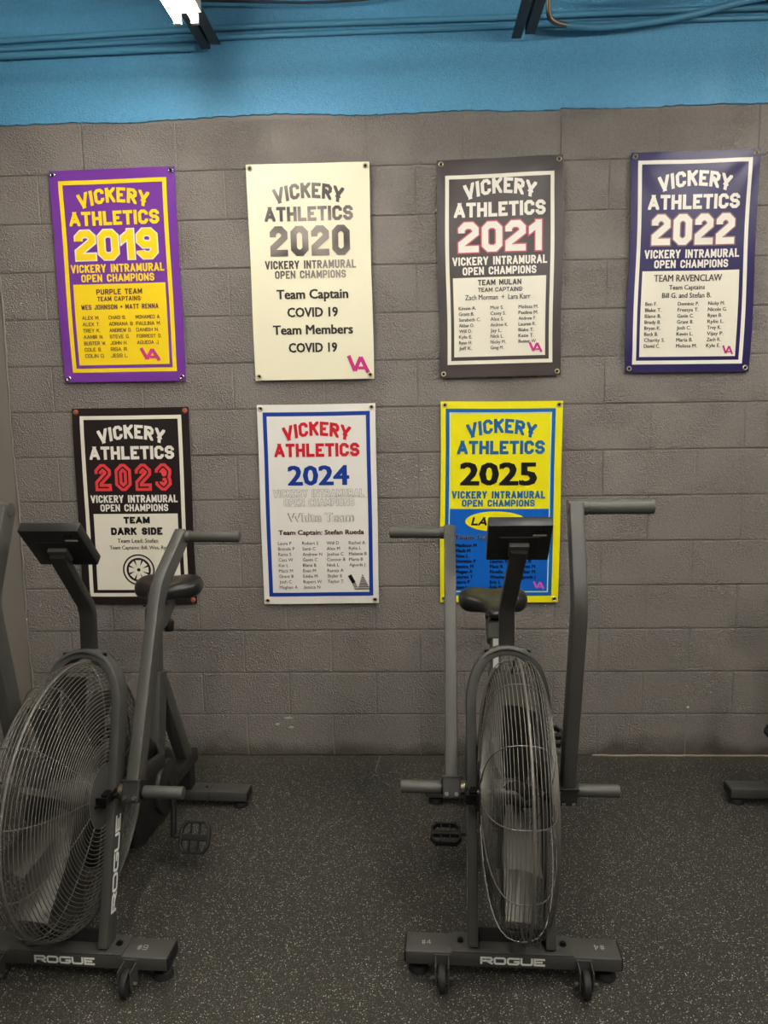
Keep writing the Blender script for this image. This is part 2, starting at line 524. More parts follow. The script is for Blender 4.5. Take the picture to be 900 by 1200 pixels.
pipe('cable', [(2.3, -0.10, 3.22), (2.6, -0.10, 3.215), (2.95, -0.10, 3.25), (3.4, -0.10, 3.25)], 0.008,
     bpy.data.materials['dark_cable'], 'dark cable running above the thick conduit at the upper right', 'cable')

# ------------------------------------------------------------------ block lettering (strokes with cut corners)
c_ = 0.17
O_ = [(c_, 0), (0, c_), (0, 1 - c_), (c_, 1), (1 - c_, 1), (1, 1 - c_), (1, c_), (1 - c_, 0), (c_, 0)]
FONT = {
    'A': (1.05, [[(0, 0), (.5, 1), (1, 0)], [(.2, .27), (.8, .27)]]),
    'B': (.9, [[(0, 0), (0, 1), (1 - c_, 1), (1, 1 - c_), (1, .62), (.86, .5), (1, .38), (1, c_), (1 - c_, 0), (0, 0)], [(0, .5), (.86, .5)]]),
    'C': (.9, [[(1, .67), (1, 1 - c_), (1 - c_, 1), (c_, 1), (0, 1 - c_), (0, c_), (c_, 0), (1 - c_, 0), (1, c_), (1, .33)]]),
    'D': (.9, [[(0, 0), (0, 1), (1 - c_, 1), (1, 1 - c_), (1, c_), (1 - c_, 0), (0, 0)]]),
    'E': (.78, [[(1, 1), (0, 1), (0, 0), (1, 0)], [(0, .5), (.85, .5)]]),
    'F': (.78, [[(1, 1), (0, 1), (0, 0)], [(0, .5), (.85, .5)]]),
    'G': (.9, [[(1, 1), (c_, 1), (0, 1 - c_), (0, c_), (c_, 0), (1 - c_, 0), (1, c_), (1, .45), (.55, .45)]]),
    'H': (.9, [[(0, 0), (0, 1)], [(1, 0), (1, 1)], [(0, .5), (1, .5)]]),
    'I': (0, [[(0, 0), (0, 1)]]),
    'J': (.8, [[(1, 1), (1, c_), (1 - c_, 0), (c_, 0), (0, c_), (0, .3)]]),
    'K': (.9, [[(0, 0), (0, 1)], [(1, 1), (.08, .45)], [(.36, .62), (1, 0)]]),
    'L': (.75, [[(0, 1), (0, 0), (1, 0)]]),
    'M': (1.15, [[(0, 0), (0, 1), (.5, .38), (1, 1), (1, 0)]]),
    'N': (.95, [[(0, 0), (0, 1), (1, 0), (1, 1)]]),
    'O': (.9, [O_]), '0': (.9, [O_]),
    'P': (.9, [[(0, 0), (0, 1), (1 - c_, 1), (1, 1 - c_), (1, .58), (1 - c_, .42), (0, .42)]]),
    'Q': (.9, [O_, [(.6, .3), (1.05, -.05)]]),
    'R': (.9, [[(0, 0), (0, 1), (1 - c_, 1), (1, 1 - c_), (1, .6), (1 - c_, .44), (0, .44)], [(.5, .44), (1, 0)]]),
    'S': (.9, [[(1, .7), (1, 1 - c_), (1 - c_, 1), (c_, 1), (0, 1 - c_), (0, .5 + c_), (c_, .5), (1 - c_, .5), (1, .5 - c_), (1, c_), (1 - c_, 0), (c_, 0), (0, c_), (0, .3)]]),
    'T': (.85, [[(0, 1), (1, 1)], [(.5, 1), (.5, 0)]]),
    'U': (.9, [[(0, 1), (0, c_), (c_, 0), (1 - c_, 0), (1, c_), (1, 1)]]),
    'V': (1.0, [[(0, 1), (.5, 0), (1, 1)]]),
    'W': (1.3, [[(0, 1), (.22, 0), (.5, .72), (.78, 0), (1, 1)]]),
    'X': (.9, [[(0, 0), (1, 1)], [(0, 1), (1, 0)]]),
    'Y': (.95, [[(0, 1), (.5, .45), (1, 1)], [(.5, .45), (.5, 0)]]),
    'Z': (.85, [[(0, 1), (1, 1), (0, 0), (1, 0)]]),
    '1': (.42, [[(1, 0), (1, 1)], [(0.1, .80), (1, .98)]]),
    '2': (.9, [[(0, .68), (0, 1 - c_), (c_, 1), (1 - c_, 1), (1, 1 - c_), (1, .62), (0, .22), (0, 0), (1, 0)]]),
    '3': (.9, [[(0, .72), (0, 1 - c_), (c_, 1), (1 - c_, 1), (1, 1 - c_), (1, .62), (.86, .5), (.4, .5)], [(.86, .5), (1, .38), (1, c_), (1 - c_, 0), (c_, 0), (0, c_), (0, .28)]]),
    '4': (.9, [[(.75, 0), (.75, 1), (0, .3), (1, .3)]]),
    '5': (.9, [[(1, 1), (0, 1), (0, .56), (1 - c_, .56), (1, .56 - c_), (1, c_), (1 - c_, 0), (c_, 0), (0, c_), (0, .26)]]),
    '9': (.9, [[(1, .47), (c_, .47), (0, .47 + c_), (0, 1 - c_), (c_, 1), (1 - c_, 1), (1, 1 - c_), (1, c_), (1 - c_, 0), (c_, 0), (0, c_), (0, .2)]]),
    '.': (0, [[(0, 0), (0, .03)]]), ':': (0, [[(0, .1), (0, .16)], [(0, .62), (0, .68)]]),
    '+': (.6, [[(0, .5), (1, .5)], [(.5, .2), (.5, .8)]]),
    '#': (.9, [[(.3, 0), (.4, 1)], [(.7, 0), (.8, 1)], [(0, .32), (1, .32)], [(0, .68), (1, .68)]]),
    ' ': (.45, []),
}


def clip_box(q, x0, x1, y0, y1):
    for ax, lim, sg in ((0, x0, 1), (0, x1, -1), (1, y0, 1), (1, y1, -1)):
        out = []
        for i in range(len(q)):
            a = q[i]; b = q[(i + 1) % len(q)]
            ia = (a[ax] - lim) * sg >= -1e-9; ib = (b[ax] - lim) * sg >= -1e-9
            if ia: out.append(a)
            if ia != ib:
                t = (lim - a[ax]) / (b[ax] - a[ax])
                out.append((a[0] + (b[0] - a[0]) * t, a[1] + (b[1] - a[1]) * t))
        q = out
        if len(q) < 3: return None
    return q


def stroke(poly, t, bbox=None):
    """2-D thick polyline -> list of quads; blunt joints mitred, sharp ones crossed and trimmed to bbox"""
    closed = len(poly) > 3 and abs(poly[0][0] - poly[-1][0]) < 1e-6 and abs(poly[0][1] - poly[-1][1]) < 1e-6
    P = [Vector(p) for p in (poly[:-1] if closed else poly)]
    n = len(P)
    seg = []
    m = n if closed else n - 1
    D = [(P[(i + 1) % n] - P[i]).normalized() for i in range(m)]

    def joint(i, dprev, dnext):
        """offset vector at a vertex for a mitre, or None when too sharp"""
        n1 = Vector((-dprev.y, dprev.x)); n2 = Vector((-dnext.y, dnext.x))
        if dprev.dot(dnext) < -0.25: return None
        mm = (n1 + n2).normalized()
        return mm * (t / 2 / max(0.3, mm.dot(n1)))
    q = []
    for i in range(m):
        j = (i + 1) % n
        d = D[i]; nn = Vector((-d.y, d.x)) * t / 2
        axis = abs(d.x) < 0.02 or abs(d.y) < 0.02
        ext = Vector((0, 0)) if (axis or bbox is None) else d * t
        oa = joint(i, D[i - 1], d) if (closed or i > 0) else None
        ob = joint(j, d, D[(i + 1) % m]) if (closed or i < m - 1) else None
        free_a = not (closed or i > 0); free_b = not (closed or i < m - 1)
        la, ra = (P[i] + oa, P[i] - oa) if oa is not None else (P[i] + nn - (ext if axis is False else (Vector((0, 0)) if free_a else d * t / 2)), P[i] - nn - (ext if axis is False else (Vector((0, 0)) if free_a else d * t / 2)))
        lb, rb = (P[j] + ob, P[j] - ob) if ob is not None else (P[j] + nn + (ext if axis is False else (Vector((0, 0)) if free_b else d * t / 2)), P[j] - nn + (ext if axis is False else (Vector((0, 0)) if free_b else d * t / 2)))
        quad = [tuple(la), tuple(ra), tuple(rb), tuple(lb)]
        if bbox is not None: quad = clip_box(quad, *bbox)
        if quad: q.append(quad)
    return q


def block_text(txt, x0, x1, ybase, h, t=0.24, gap=0.42, tt=None, kmin=None):
    """polygons in 2-D (x right, y up) filling x0..x1, height h; t = stroke as a share of h; tt = drawn stroke"""
    T = t * h
    n = len(txt)
    sw = sum(FONT[ch][0] for ch in txt)
    G = gap * T
    k = ((x1 - x0) - n * T - (n - 1) * G) / max(sw, 1e-6)     # width unit
    D = (tt if tt is not None else t) * h
    e = (D - T) / 2
    out = []
    x = x0
    for ch in txt:
        wdt, pl = FONT[ch]
        W = wdt * k
        H = h - T
        cc = min(0.40 * T + 0.04 * h, H * 0.24, max(W, 1e-3) * 0.42)
        fx = lambda a: cc if a == c_ else (W - cc if a == 1 - c_ else a * W)
        fy = lambda b: {c_: cc, 1 - c_: H - cc, .5 + c_: H / 2 + cc, .5 - c_: H / 2 - cc, .56 - c_: .56 * H - cc, .47 + c_: .47 * H + cc, .62: H / 2 + cc, .38: H / 2 - cc}.get(b, b * H)
        bb = (x - e, x + W + T + e, ybase - e, ybase + h + e)
        for p in pl:
            pp = [(x + T / 2 + fx(a), ybase + T / 2 + fy(b)) for a, b in p]
            # square the free ends of upright and level strokes out to the cap and base lines
            for end in (0, -1):
                if pp[0] == pp[-1]: break
                o = pp[1] if end == 0 else pp[-2]
                dx, dy = pp[end][0] - o[0], pp[end][1] - o[1]
                if abs(dx) < 1e-6 and p[end][1] in (0, 1): pp[end] = (pp[end][0], pp[end][1] + math.copysign(T / 2 + e, dy))
                elif abs(dy) < 1e-6 and abs(dx) > 1e-6 and p[end][0] in (0, 1): pp[end] = (pp[end][0] + math.copysign(T / 2 + e, dx), pp[end][1])
            out += stroke(pp, D, bb)
        x += W + T + G
    return out


def _cap():
    cu = bpy.data.curves.new('t', 'FONT'); cu.body = 'H'; cu.size = 1.0
    o = bpy.data.objects.new('t', cu); me = o.to_mesh()
    h = max(v.co.y for v in me.vertices)
    o.to_mesh_clear(); bpy.data.objects.remove(o); bpy.data.curves.remove(cu)
    return h


CAP = _cap()


def font_text(txt, x0, ybase, size, width=None, bold=0.0, align='L'):
    """polygons in 2-D from Blender's built-in font"""
    cu = bpy.data.curves.new('t', 'FONT'); cu.body = txt; cu.size = 1.0; cu.resolution_u = 2
    o = bpy.data.objects.new('t', cu)
    me = o.to_mesh()
    V = [(v.co.x, v.co.y) for v in me.vertices]
    F = [tuple(p.vertices) for p in me.polygons]
    o.to_mesh_clear(); bpy.data.objects.remove(o); bpy.data.curves.remove(cu)
    if not V: return []
    a = min(v[0] for v in V); b = max(v[0] for v in V)
    s = size / CAP                                  # size = cap height
    sx = s if width is None else width / (b - a)
    wd = (b - a) * sx
    off = {'L': 0, 'C': -wd / 2, 'R': -wd}[align]
    out = []
    sh = [(0, 0)]
    if bold > 0: sh = [(-bold, 0), (bold, 0)] if bold < 0.03 else [(-bold, -bold * .6), (-bold, bold * .6), (bold, -bold * .6), (bold, bold * .6), (0, 0)]
    for dx, dy in sh:
        V2 = [(x0 + off + (x - a + dx) * sx, ybase + (y + dy) * s) for x, y in V]
        out += [[V2[i] for i in f] for f in F]
    return out


# ------------------------------------------------------------------ the banners
# corners on the wall (x, z): top left, top right, bottom left, bottom right ; print is laid out on a 100 x 171 sheet (v downwards)
class Banner:
    def __init__(s, label, corners, base_mat, wr, seed):
        s.c = corners; s.wr = wr; s.seed = seed
        s.rnd = random.Random(seed)
        s.ph = [s.rnd.uniform(0, 6.28) for _ in range(8)]
        cx = sum(p[0] for p in corners) / 4; cz = min(p[1] for p in corners)
        s.o = Vector((cx, -0.012, cz))
        s.root = empty('wall_banner', s.o, 0, label=label, category='banner', group='championship banners on the block wall')
        del s.root['group']
        s.layers = {}
        # sheet
        nu, nv = 40, 68
        vs = []; fs = []
        for side in (0, 1):
            for j in range(nv + 1):
                for i in range(nu + 1):
                    p = s.P(100 * i / nu, 171 * j / nv, 0)
                    vs.append((p[0], p[1] + (0.0014 if side else 0), p[2]))
        N = (nu + 1) * (nv + 1)
        for j in range(nv):
            for i in range(nu):
                a = j * (nu + 1) + i
                fs.append((a, a + nu + 1, a + nu + 2, a + 1))
                fs.append((N + a, N + a + 1, N + a + nu + 2, N + a + nu + 1))
        rim = [i for i in range(nu + 1)] + [(j + 1) * (nu + 1) - 1 for j in range(1, nv + 1)] + [nv * (nu + 1) + i for i in range(nu - 1, -1, -1)] + [j * (nu + 1) for j in range(nv - 1, 0, -1)]
        for k in range(len(rim)):
            a = rim[k]; b = rim[(k + 1) % len(rim)]
            fs.append((a, b, b + N, a + N))
        from_lists('vinyl_sheet', vs, fs, base_mat, s.root, True)

    def P(s, u, v, layer=0):
        a = u / 100; b = v / 171
        c = s.c
        x = (c[0][0] * (1 - a) + c[1][0] * a) * (1 - b) + (c[2][0] * (1 - a) + c[3][0] * a) * b
        z = (c[0][1] * (1 - a) + c[1][1] * a) * (1 - b) + (c[2][1] * (1 - a) + c[3][1] * a) * b
        wv = s.wr; ph = s.ph
        pin = min(1.0, 5 * min(math.hypot(a, b * 1.7), math.hypot(1 - a, b * 1.7), math.hypot(a, (1 - b) * 1.7), math.hypot(1 - a, (1 - b) * 1.7)))
        d = (0.5 * math.sin(a * 5.0 + ph[0] + b * 2.2) + 0.35 * math.sin(b * 7 + ph[1] - a * 3) + 0.25 * math.sin(a * 11 + b * 9 + ph[2]) + 1.0)
        # creases running in from the pinned top corners
        for sx, k in ((a, 3), (1 - a, 4)):
            rr = math.hypot(sx, b * 1.7)
            th = math.atan2(b * 1.7, sx + 1e-6)
            d += 0.55 * math.exp(-rr * 3.2) * (1 - math.exp(-rr * 9)) * math.sin(th * 9 + ph[k])
        y = -0.004 - wv * d * pin
        # sagging edges
        x += wv * 0.8 * math.sin(b * PI) * math.sin(b * 6 + ph[5]) * (a - 0.5) * 2
        z -= wv * 1.0 * math.sin(a * PI) * (1 - b) * 0.8 * (1 if ph[6] > 3 else 0.4)
        return (x - s.o.x, y - layer * 0.0008, z - s.o.z)

    def add(s, name, polys, material, layer=1, warp=None):
        s.cnt = getattr(s, 'cnt', 0)
        if name.startswith('roster') or name in ('printed_frame', 'crest', 'crest_spokes', 'printed_line'): key = (name, material.name)
        else: s.cnt += 1; key = (name, material.name + str(s.cnt))
        V, F = s.layers.setdefault(key, ([], [], material))[:2]
        for poly in polys:
            o = len(V)
            for (u, w_) in poly:
                if warp: u, w_ = warp(u, w_)
                V.append(s.P(u, -w_, layer))
            F.append(tuple(range(o, o + len(poly))))

    def rect(s, name, u0, u1, v0, v1, material, layer=1):
        nu = max(1, int((u1 - u0) / 2.5)); nv = max(1, int((v1 - v0) / 2.5))
        q = []
        for j in range(nv):
            for i in range(nu):
                a = u0 + (u1 - u0) * i / nu; b = u0 + (u1 - u0) * (i + 1) / nu
                c = v0 + (v1 - v0) * j / nv; d = v0 + (v1 - v0) * (j + 1) / nv
                q.append([(a, -d), (b, -d), (b, -c), (a, -c)])
        s.add(name, q, material, layer)

    def frame(s, name, u0, u1, v0, v1, t, material, layer=1):
        s.rect(name, u0, u1, v0, v0 + t, material, layer)
        s.rect(name, u0, u1, v1 - t, v1, material, layer)
        s.rect(name, u0, u0 + t, v0 + t, v1 - t, material, layer)
        s.rect(name, u1 - t, u1, v0 + t, v1 - t, material, layer)

    def block(s, name, txt, u0, u1, v0, v1, material, t=0.24, layer=2, arch=0, gap=0.42, tt=None, skew=0):
        q = block_text(txt, u0, u1, -v1, v1 - v0, t, gap, tt)
        warp = None
        if arch:
            cu = (u0 + u1) / 2; hw = (u1 - u0) / 2
            warp = lambda u, y: (u + (u - cu) / hw * 0.16 * (y + v1) * 1.0, y - arch * ((u - cu) / hw) ** 2)
        s.add(name, q, material, layer, warp)

    def text(s, name, txt, u, v, h, material, width=None, bold=0.0, align='L', layer=2):
        s.add(name, font_text(txt, u, -v, h, width, bold, align), material, layer)

    def finish(s, grommet='brass', inset=3.2):
        for (name, _), (V, F, m) in s.layers.items():
            me = bpy.data.meshes.new(name)
            me.from_pydata(V, [], F); me.update()
            for p in me.polygons: pass
            bmx = bmesh.new(); bmx.from_mesh(me)
            for f in bmx.faces:
                if f.normal.y > 0: f.normal_flip()
            bmx.to_mesh(me); bmx.free()
            lo = link_obj(name, me, m, s.root)
            if name not in ('printed_frame', 'printed_panel', 'printed_line', 'sponsor_oval'): lo['kind'] = 'stuff'
        for (u, v) in ((inset, inset), (100 - inset, inset), (inset, 171 - inset), (100 - inset, 171 - inset)):
            p = Vector(s.P(u, v, 1))
            bm = bmesh.new()
            if grommet == 'copper':
                cyl(bm, p + Vector((0, 0.001, 0)), p + Vector((0, -0.004, 0)), 0.0125, 14, 0.009)
                cyl(bm, p + Vector((0, -0.003, 0)), p + Vector((0, -0.007, 0)), 0.006, 8)
                from_bm('screw_head', bm, M_copper, s.root, True)
            else:
                seg = 16; vs = []; fs = []
                pts = [tuple(p + Vector((0.0085 * math.cos(2 * PI * k / seg), -0.0015, 0.0085 * math.sin(2 * PI * k / seg)))) for k in range(seg)]
                vs, fs = sweep_round(pts, 0.0028, 6, up=(0, 1, 0), closed=True)
                g = from_lists('grommet', vs, fs, M_brass if grommet == 'brass' else M_chrome, s.root, True)
                cyl(bm, p + Vector((0, 0.001, 0)), p + Vector((0, -0.002, 0)), 0.006, 10)
                from_bm('screw', bm, M_bolt, g)
            bmv = None


M_brass = mat('brass_grommet', srgb(200, 190, 150), 0.3, 0.8)
M_copper = mat('copper_screw', srgb(205, 120, 95), 0.35, 0.6)


def soft_grad(m):
    nt = m.node_tree; b = nt.nodes['Principled BSDF']
    tc = nt.nodes.new('ShaderNodeTexCoord'); n = nt.nodes.new('ShaderNodeTexNoise'); n.inputs['Scale'].default_value = 5.5; n.inputs['Detail'].default_value = 0
    mx = nt.nodes.new('ShaderNodeMix'); mx.data_type = 'RGBA'; mr = nt.nodes.new('ShaderNodeMapRange'); mr.inputs[1].default_value = 0.38; mr.inputs[2].default_value = 0.62
    nt.links.new(tc.outputs['Object'], n.inputs['Vector']); nt.links.new(n.outputs['Fac'], mr.inputs[0]); nt.links.new(mr.outputs[0], mx.inputs[0])
    mx.inputs[6].default_value = srgb(70, 63, 60); mx.inputs[7].default_value = srgb(150, 140, 132)
    nt.links.new(mx.outputs[2], b.inputs['Base Color'])


def vinyl(name, rgb, rough=0.36):
    return mat(name, srgb(*rgb), rough, 0.0, bump=0.03, bscale=80, spec=0.35)


V_purple = vinyl('purple_vinyl', (112, 52, 150)); V_yel = vinyl('golden_yellow_print', (248, 214, 30))
V_cream = vinyl('cream_vinyl', (240, 234, 205)); V_pink = vinyl('magenta_print', (196, 50, 128))
V_dkgrey = vinyl('grey_brown_vinyl', (66, 58, 57)); V_navy = vinyl('navy_vinyl', (42, 34, 84)); V_blk = vinyl('black_vinyl', (33, 25, 26))
V_panel = vinyl('ivory_print', (238, 232, 214)); V_white = vinyl('white_vinyl', (238, 234, 226)); V_wprint = vinyl('white_lettering', (240, 234, 222)); V_grad = vinyl('faded_grey_print', (112, 104, 100)); soft_grad(V_grad)
V_dk = vinyl('dark_lettering', (52, 48, 46)); V_red = vinyl('red_print', (205, 32, 44)); V_rblue = vinyl('royal_blue_print', (24, 60, 150))
V_coral = vinyl('coral_red_print', (226, 66, 70)); V_lemon = vinyl('lemon_vinyl', (246, 234, 20)); V_sblue = vinyl('strong_blue_print', (12, 96, 190))
V_blackp = vinyl('black_print', (20, 19, 20)); V_grey2 = vinyl('pale_grey_print', (168, 164, 158)); V_tblue = vinyl('teal_blue_print', (20, 96, 160))
V_purpt = vinyl('dark_purple_print', (92, 46, 60)); V_pinko = vinyl('rose_outline', (200, 84, 104)); V_tan = vinyl('tan_outline', (150, 112, 108))
V_maroon = vinyl('maroon_print', (84, 26, 38)); V_lilac = vinyl('lilac_print', (206, 90, 190)); V_cyan = vinyl('pale_cyan_line', (190, 226, 236))


def va_logo(b, u0, v0, u1, v1, m, striped=False, layer=3):
    w_ = u1 - u0; h = v1 - v0
    t = 0.17 * w_
    q = stroke([(u0 + 0.06 * w_, -v0), (u0 + 0.34 * w_, -v1 + t * 0.5), (u0 + 0.62 * w_, -v0 - t * 0.4), (u1 - 0.04 * w_, -v1)], t)
    q += stroke([(u0 + 0.5 * w_, -(v0 + 0.72 * h)), (u0 + 0.82 * w_, -(v0 + 0.72 * h))], t * 0.7)
    if striped:
        q = stroke([(u0 + 0.06 * w_, -v0), (u0 + 0.25 * w_, -(v0 + 0.5 * h))], t)
        for k in range(8):
            y = v0 + h * (k + 0.2) / 8
            f = k / 8
            if 0.35 < f: q += stroke([(u0 + (0.02 + 0.28 * f) * w_, -y), (u0 + (0.2 + 0.28 * f) * w_, -y)], h * 0.055)
            q += stroke([(u0 + (0.62 - 0.22 * f) * w_, -y), (u0 + (0.68 + 0.34 * f) * w_, -y)], h * 0.065)
    b.add('crest', q, m, layer)


def heading(b, m, year, ym, yout=None, m2=None, yfont='block', outline=False, dv=0.0, yt=0.215):
    b.block('heading_lettering', 'VICKERY', 22.5, 77.5, 14.2 + dv, 26 + dv, m, t=0.215, arch=5.2, gap=0.42)
    b.block('heading_lettering', 'ATHLETICS', 13.5, 86, 32.5 + dv, 43.8 + dv, m, t=0.23, gap=0.36)
    m2 = m2 or m
    if yfont == 'block':
        if yout: b.block('year_outline', year, 17, 83, 47.5 + dv, 71 + dv, yout, t=yt, tt=yt + 0.085, layer=2, gap=0.5)
        b.block('year_numerals', year, 17, 83, 47.5 + dv, 71 + dv, ym, t=yt, layer=3, gap=0.5)
    if not outline:
        b.block('subtitle_lettering', 'VICKERY INTRAMURAL', 12, 87.5, 74.6 + dv, 81.2 + dv, m2, t=0.2, gap=0.5)
        b.block('subtitle_lettering', 'OPEN CHAMPIONS', 20, 79, 82.6 + dv, 88.8 + dv, m2, t=0.2, gap=0.5)


def roster(b, cols, us, v0, dv, h, m, block=False, bold=0.0, wmax=None):
    for ci, names in enumerate(cols):
        for k, nm in enumerate(names):
            v = v0 + dv * k
            if block: b.block('roster_lettering', nm, us[ci], us[ci] + len(nm) * h * 0.67, v - h, v, m, t=0.16, gap=0.5, layer=3)
            else: b.text('roster_lettering', nm, us[ci], v, h, m, bold=bold, width=len(nm.replace('.', '')) * h * 0.66 if wmax is None else None, layer=3)


ZT0, ZT1 = 2.648, 1.748
# 2019
b = Banner('purple banner with yellow frame and yellow 2019, leftmost of the upper row', [(0.057, 2.644), (0.604, 2.650), (0.066, 1.751), (0.607, 1.750)], V_purple, 0.0028, 11)
b.frame('printed_frame', 7, 93, 8.3, 163, 3.3, V_yel)
b.rect('printed_panel', 13, 87.5, 90.8, 157, V_yel, 1)
heading(b, V_yel, '2019', V_yel, V_wprint, dv=0.3)
b.block('panel_lettering', 'PURPLE TEAM', 31.5, 68.5, 95, 99.4, V_purpt, t=0.2, layer=3, gap=0.6)
b.block('panel_lettering', 'TEAM CAPTAINS:', 32, 68, 101, 104.8, V_purpt, t=0.19, layer=3, gap=0.6)
b.block('panel_lettering', 'WES JOHNSON + MATT RENNA', 18.5, 81, 107.5, 111.5, V_purpt, t=0.18, layer=3, gap=0.6)
roster(b, [['ALEX M.', 'ALEX T.', 'TREY K.', 'AAMIR N.', 'BUSTER W.', 'COLE S.', 'COLIN O.'],
           ['CHAD S.', 'ADRIANA B.', 'ANDREW O.', 'STEVE G.', 'JOHN H.', 'RISA R.', 'JESS L.'],
           ['MOHAMED A.', 'PAULINA M.', 'DANISH N.', 'FORREST S.', 'AGUEDA J.']], (18.5, 40, 62), 119.6, 5.2, 3.0, V_purpt, block=True)
va_logo(b, 64, 143.5, 80, 154, V_pink)
b.finish('silver')
# 2020
b = Banner('cream banner with faded grey 2020 lettering and no frame, upper row', [(0.908, 2.648), (1.432, 2.646), (0.916, 1.745), (1.437, 1.745)], V_cream, 0.0026, 12)
heading(b, V_grad, '2020', V_grad, dv=0.6)
for t_, v, u0, u1, h in (('Team Captain', 105.5, 21, 80, 7.2), ('COVID 19', 120, 29.5, 71, 7.2), ('Team Members', 134, 17, 83, 7.2), ('COVID 19', 148.5, 29.5, 69.5, 7.2)):
    b.text('lower_lettering', t_, (u0 + u1) / 2, v, h, V_dk, width=u1 - u0, bold=0.032, align='C')
va_logo(b, 78, 152, 96, 166, V_pink)
b.finish('brass')
# 2021
b = Banner('dark grey-brown banner with white frame and rose-edged 2021, upper row', [(1.716, 2.643), (2.242, 2.652), (1.723, 1.742), (2.246, 1.746)], V_dkgrey, 0.0055, 5)
b.frame('printed_frame', 6.5, 93, 12, 160.5, 3.0, V_panel)
b.rect('printed_panel', 12, 87, 91.6, 154.5, V_panel, 1)
heading(b, V_wprint, '2021', V_wprint, V_pinko, dv=0.8)
b.block('panel_lettering', 'TEAM MULAN', 32, 67, 93.6, 98, V_dk, t=0.2, layer=3, gap=0.6)
b.block('panel_lettering', 'TEAM CAPTAINS:', 32, 68.5, 99.8, 103.2, V_dk, t=0.18, layer=3, gap=0.6)
b.text('panel_lettering', 'Zach Morman  +  Lara Karr', 48, 109.3, 4.0, V_dk, width=53, bold=0.015, align='C', layer=3)
roster(b, [['Kinsie A.', 'Grant B.', 'Sarabeth C.', 'Akbar D.', 'Will D.', 'Kyle E.', 'Ryan H.', 'Jeff K.'],
           ['Moir S.', 'Casey S.', 'Alex S.', 'Andrew K.', 'Jay L.', 'Nick L.', 'Nicky M.', 'Greg M.'],
           ['Melissa M.', 'Paulina M.', 'Andrew P.', 'Lauren R.', 'Blake T.', 'Katie T.', 'Buster W']], (16, 42, 65), 117, 4.55, 2.7, V_dk, bold=0.015)
va_logo(b, 73.5, 144, 84.5, 152, V_pink)
b.finish('brass')
# 2022
b = Banner('navy banner with white frame and white 2022, rightmost of the upper row', [(2.523, 2.652), (3.053, 2.655), (2.520, 1.751), (3.045, 1.747)], V_navy, 0.005, 23)
b.frame('printed_frame', 5.5, 94, 6.2, 164.5, 3.0, V_wprint)
b.rect('printed_panel', 11, 88, 91, 158.5, V_panel, 1)
heading(b, V_wprint, '2022', V_wprint, V_tan)
b.text('panel_lettering', 'TEAM RAVENCLAW', 47.5, 99.2, 5.2, V_dk, width=54, bold=0.02, align='C', layer=3)
b.text('panel_lettering', 'Team Captains', 47, 105.6, 3.6, V_dk, width=28.5, bold=0.015, align='C', layer=3)
b.text('panel_lettering', 'Bill G. and Stefan B.', 47, 112, 3.9, V_dk, width=39, bold=0.015, align='C', layer=3)
roster(b, [['Ben F.', 'Blake T.', 'Blane B.', 'Brady B.', 'Bryan K.', 'Buck B.', 'Charity S.', 'David C.'],
           ['Dominic P.', 'Fressya T.', 'Gavin C.', 'Grant B.', 'Josh C.', 'Kevin L.', 'Maria B.', 'Melissa M.'],
           ['Nicky M.', 'Nicole G.', 'Ryan B.', 'Rylie L.', 'Trey K.', 'Vijay P.', 'Zach R.', 'Kyle E.']], (14.5, 40.5, 64.5), 118, 4.75, 2.8, V_dk, bold=0.015)
va_logo(b, 77.5, 150, 86, 157, V_pink)
b.finish('brass')
# 2023
b = Banner('black banner with white frame and striped red 2023, behind the left bike', [(0.086, 1.636), (0.611, 1.636), (0.078, 0.745), (0.606, 0.741)], V_blk, 0.0022, 31)
b.frame('printed_frame', 6.5, 93.5, 6.5, 164.5, 3.2, V_panel)
b.rect('printed_panel', 13.5, 87, 91, 158.5, V_panel, 1)
heading(b, V_wprint, '2023', V_coral, None, yt=0.27)
b.block('year_inline', '2023', 17, 83, 47.5, 71, V_blk, t=0.27, tt=0.05, layer=4, gap=0.5)
b.block('panel_lettering', 'TEAM', 39.5, 62.5, 93.5, 99.5, V_blackp, t=0.28, layer=3, gap=0.3)
b.block('panel_lettering', 'DARK SIDE', 28, 73, 103, 109.5, V_blackp, t=0.28, layer=3, gap=0.3)
b.text('panel_lettering', 'Team Lead: Stefan', 51, 116.4, 3.6, V_dk, width=35.5, bold=0.015, align='C', layer=3)
b.text('panel_lettering', 'Team Captains: Bill, Wes, Ryan', 26, 122.2, 3.2, V_dk, width=53, bold=0.01, align='L', layer=3)
cu, cv = 50.5, 140.5
ring = lambda r0, r1, n=36: [[(cu + r0 * math.cos(2 * PI * k / n), -cv + r0 * math.sin(2 * PI * k / n)), (cu + r1 * math.cos(2 * PI * k / n), -cv + r1 * math.sin(2 * PI * k / n)),
                              (cu + r1 * math.cos(2 * PI * (k + 1) / n), -cv + r1 * math.sin(2 * PI * (k + 1) / n)), (cu + r0 * math.cos(2 * PI * (k + 1) / n), -cv + r0 * math.sin(2 * PI * (k + 1) / n))] for k in range(n)]
b.add('crest', ring(12.6, 13.9), V_blackp, 3)
b.add('crest', ring(0.01, 10.6), V_blackp, 3)
for k in range(8):
    a = 2 * PI * k / 8
    q = []
    for w0, w1, r0, r1 in ((0.9, 2.6, 1.5, 8.6),):
        d = Vector((math.cos(a), math.sin(a))); nrm = Vector((-d.y, d.x)); ctr = Vector((cu, -cv))
        q.append([tuple(ctr + d * r0 - nrm * w0), tuple(ctr + d * r1 - nrm * w1), tuple(ctr + d * r1 + nrm * w1), tuple(ctr + d * r0 + nrm * w0)])
    b.add('crest_spokes', q, V_panel, 4)
b.finish('copper')
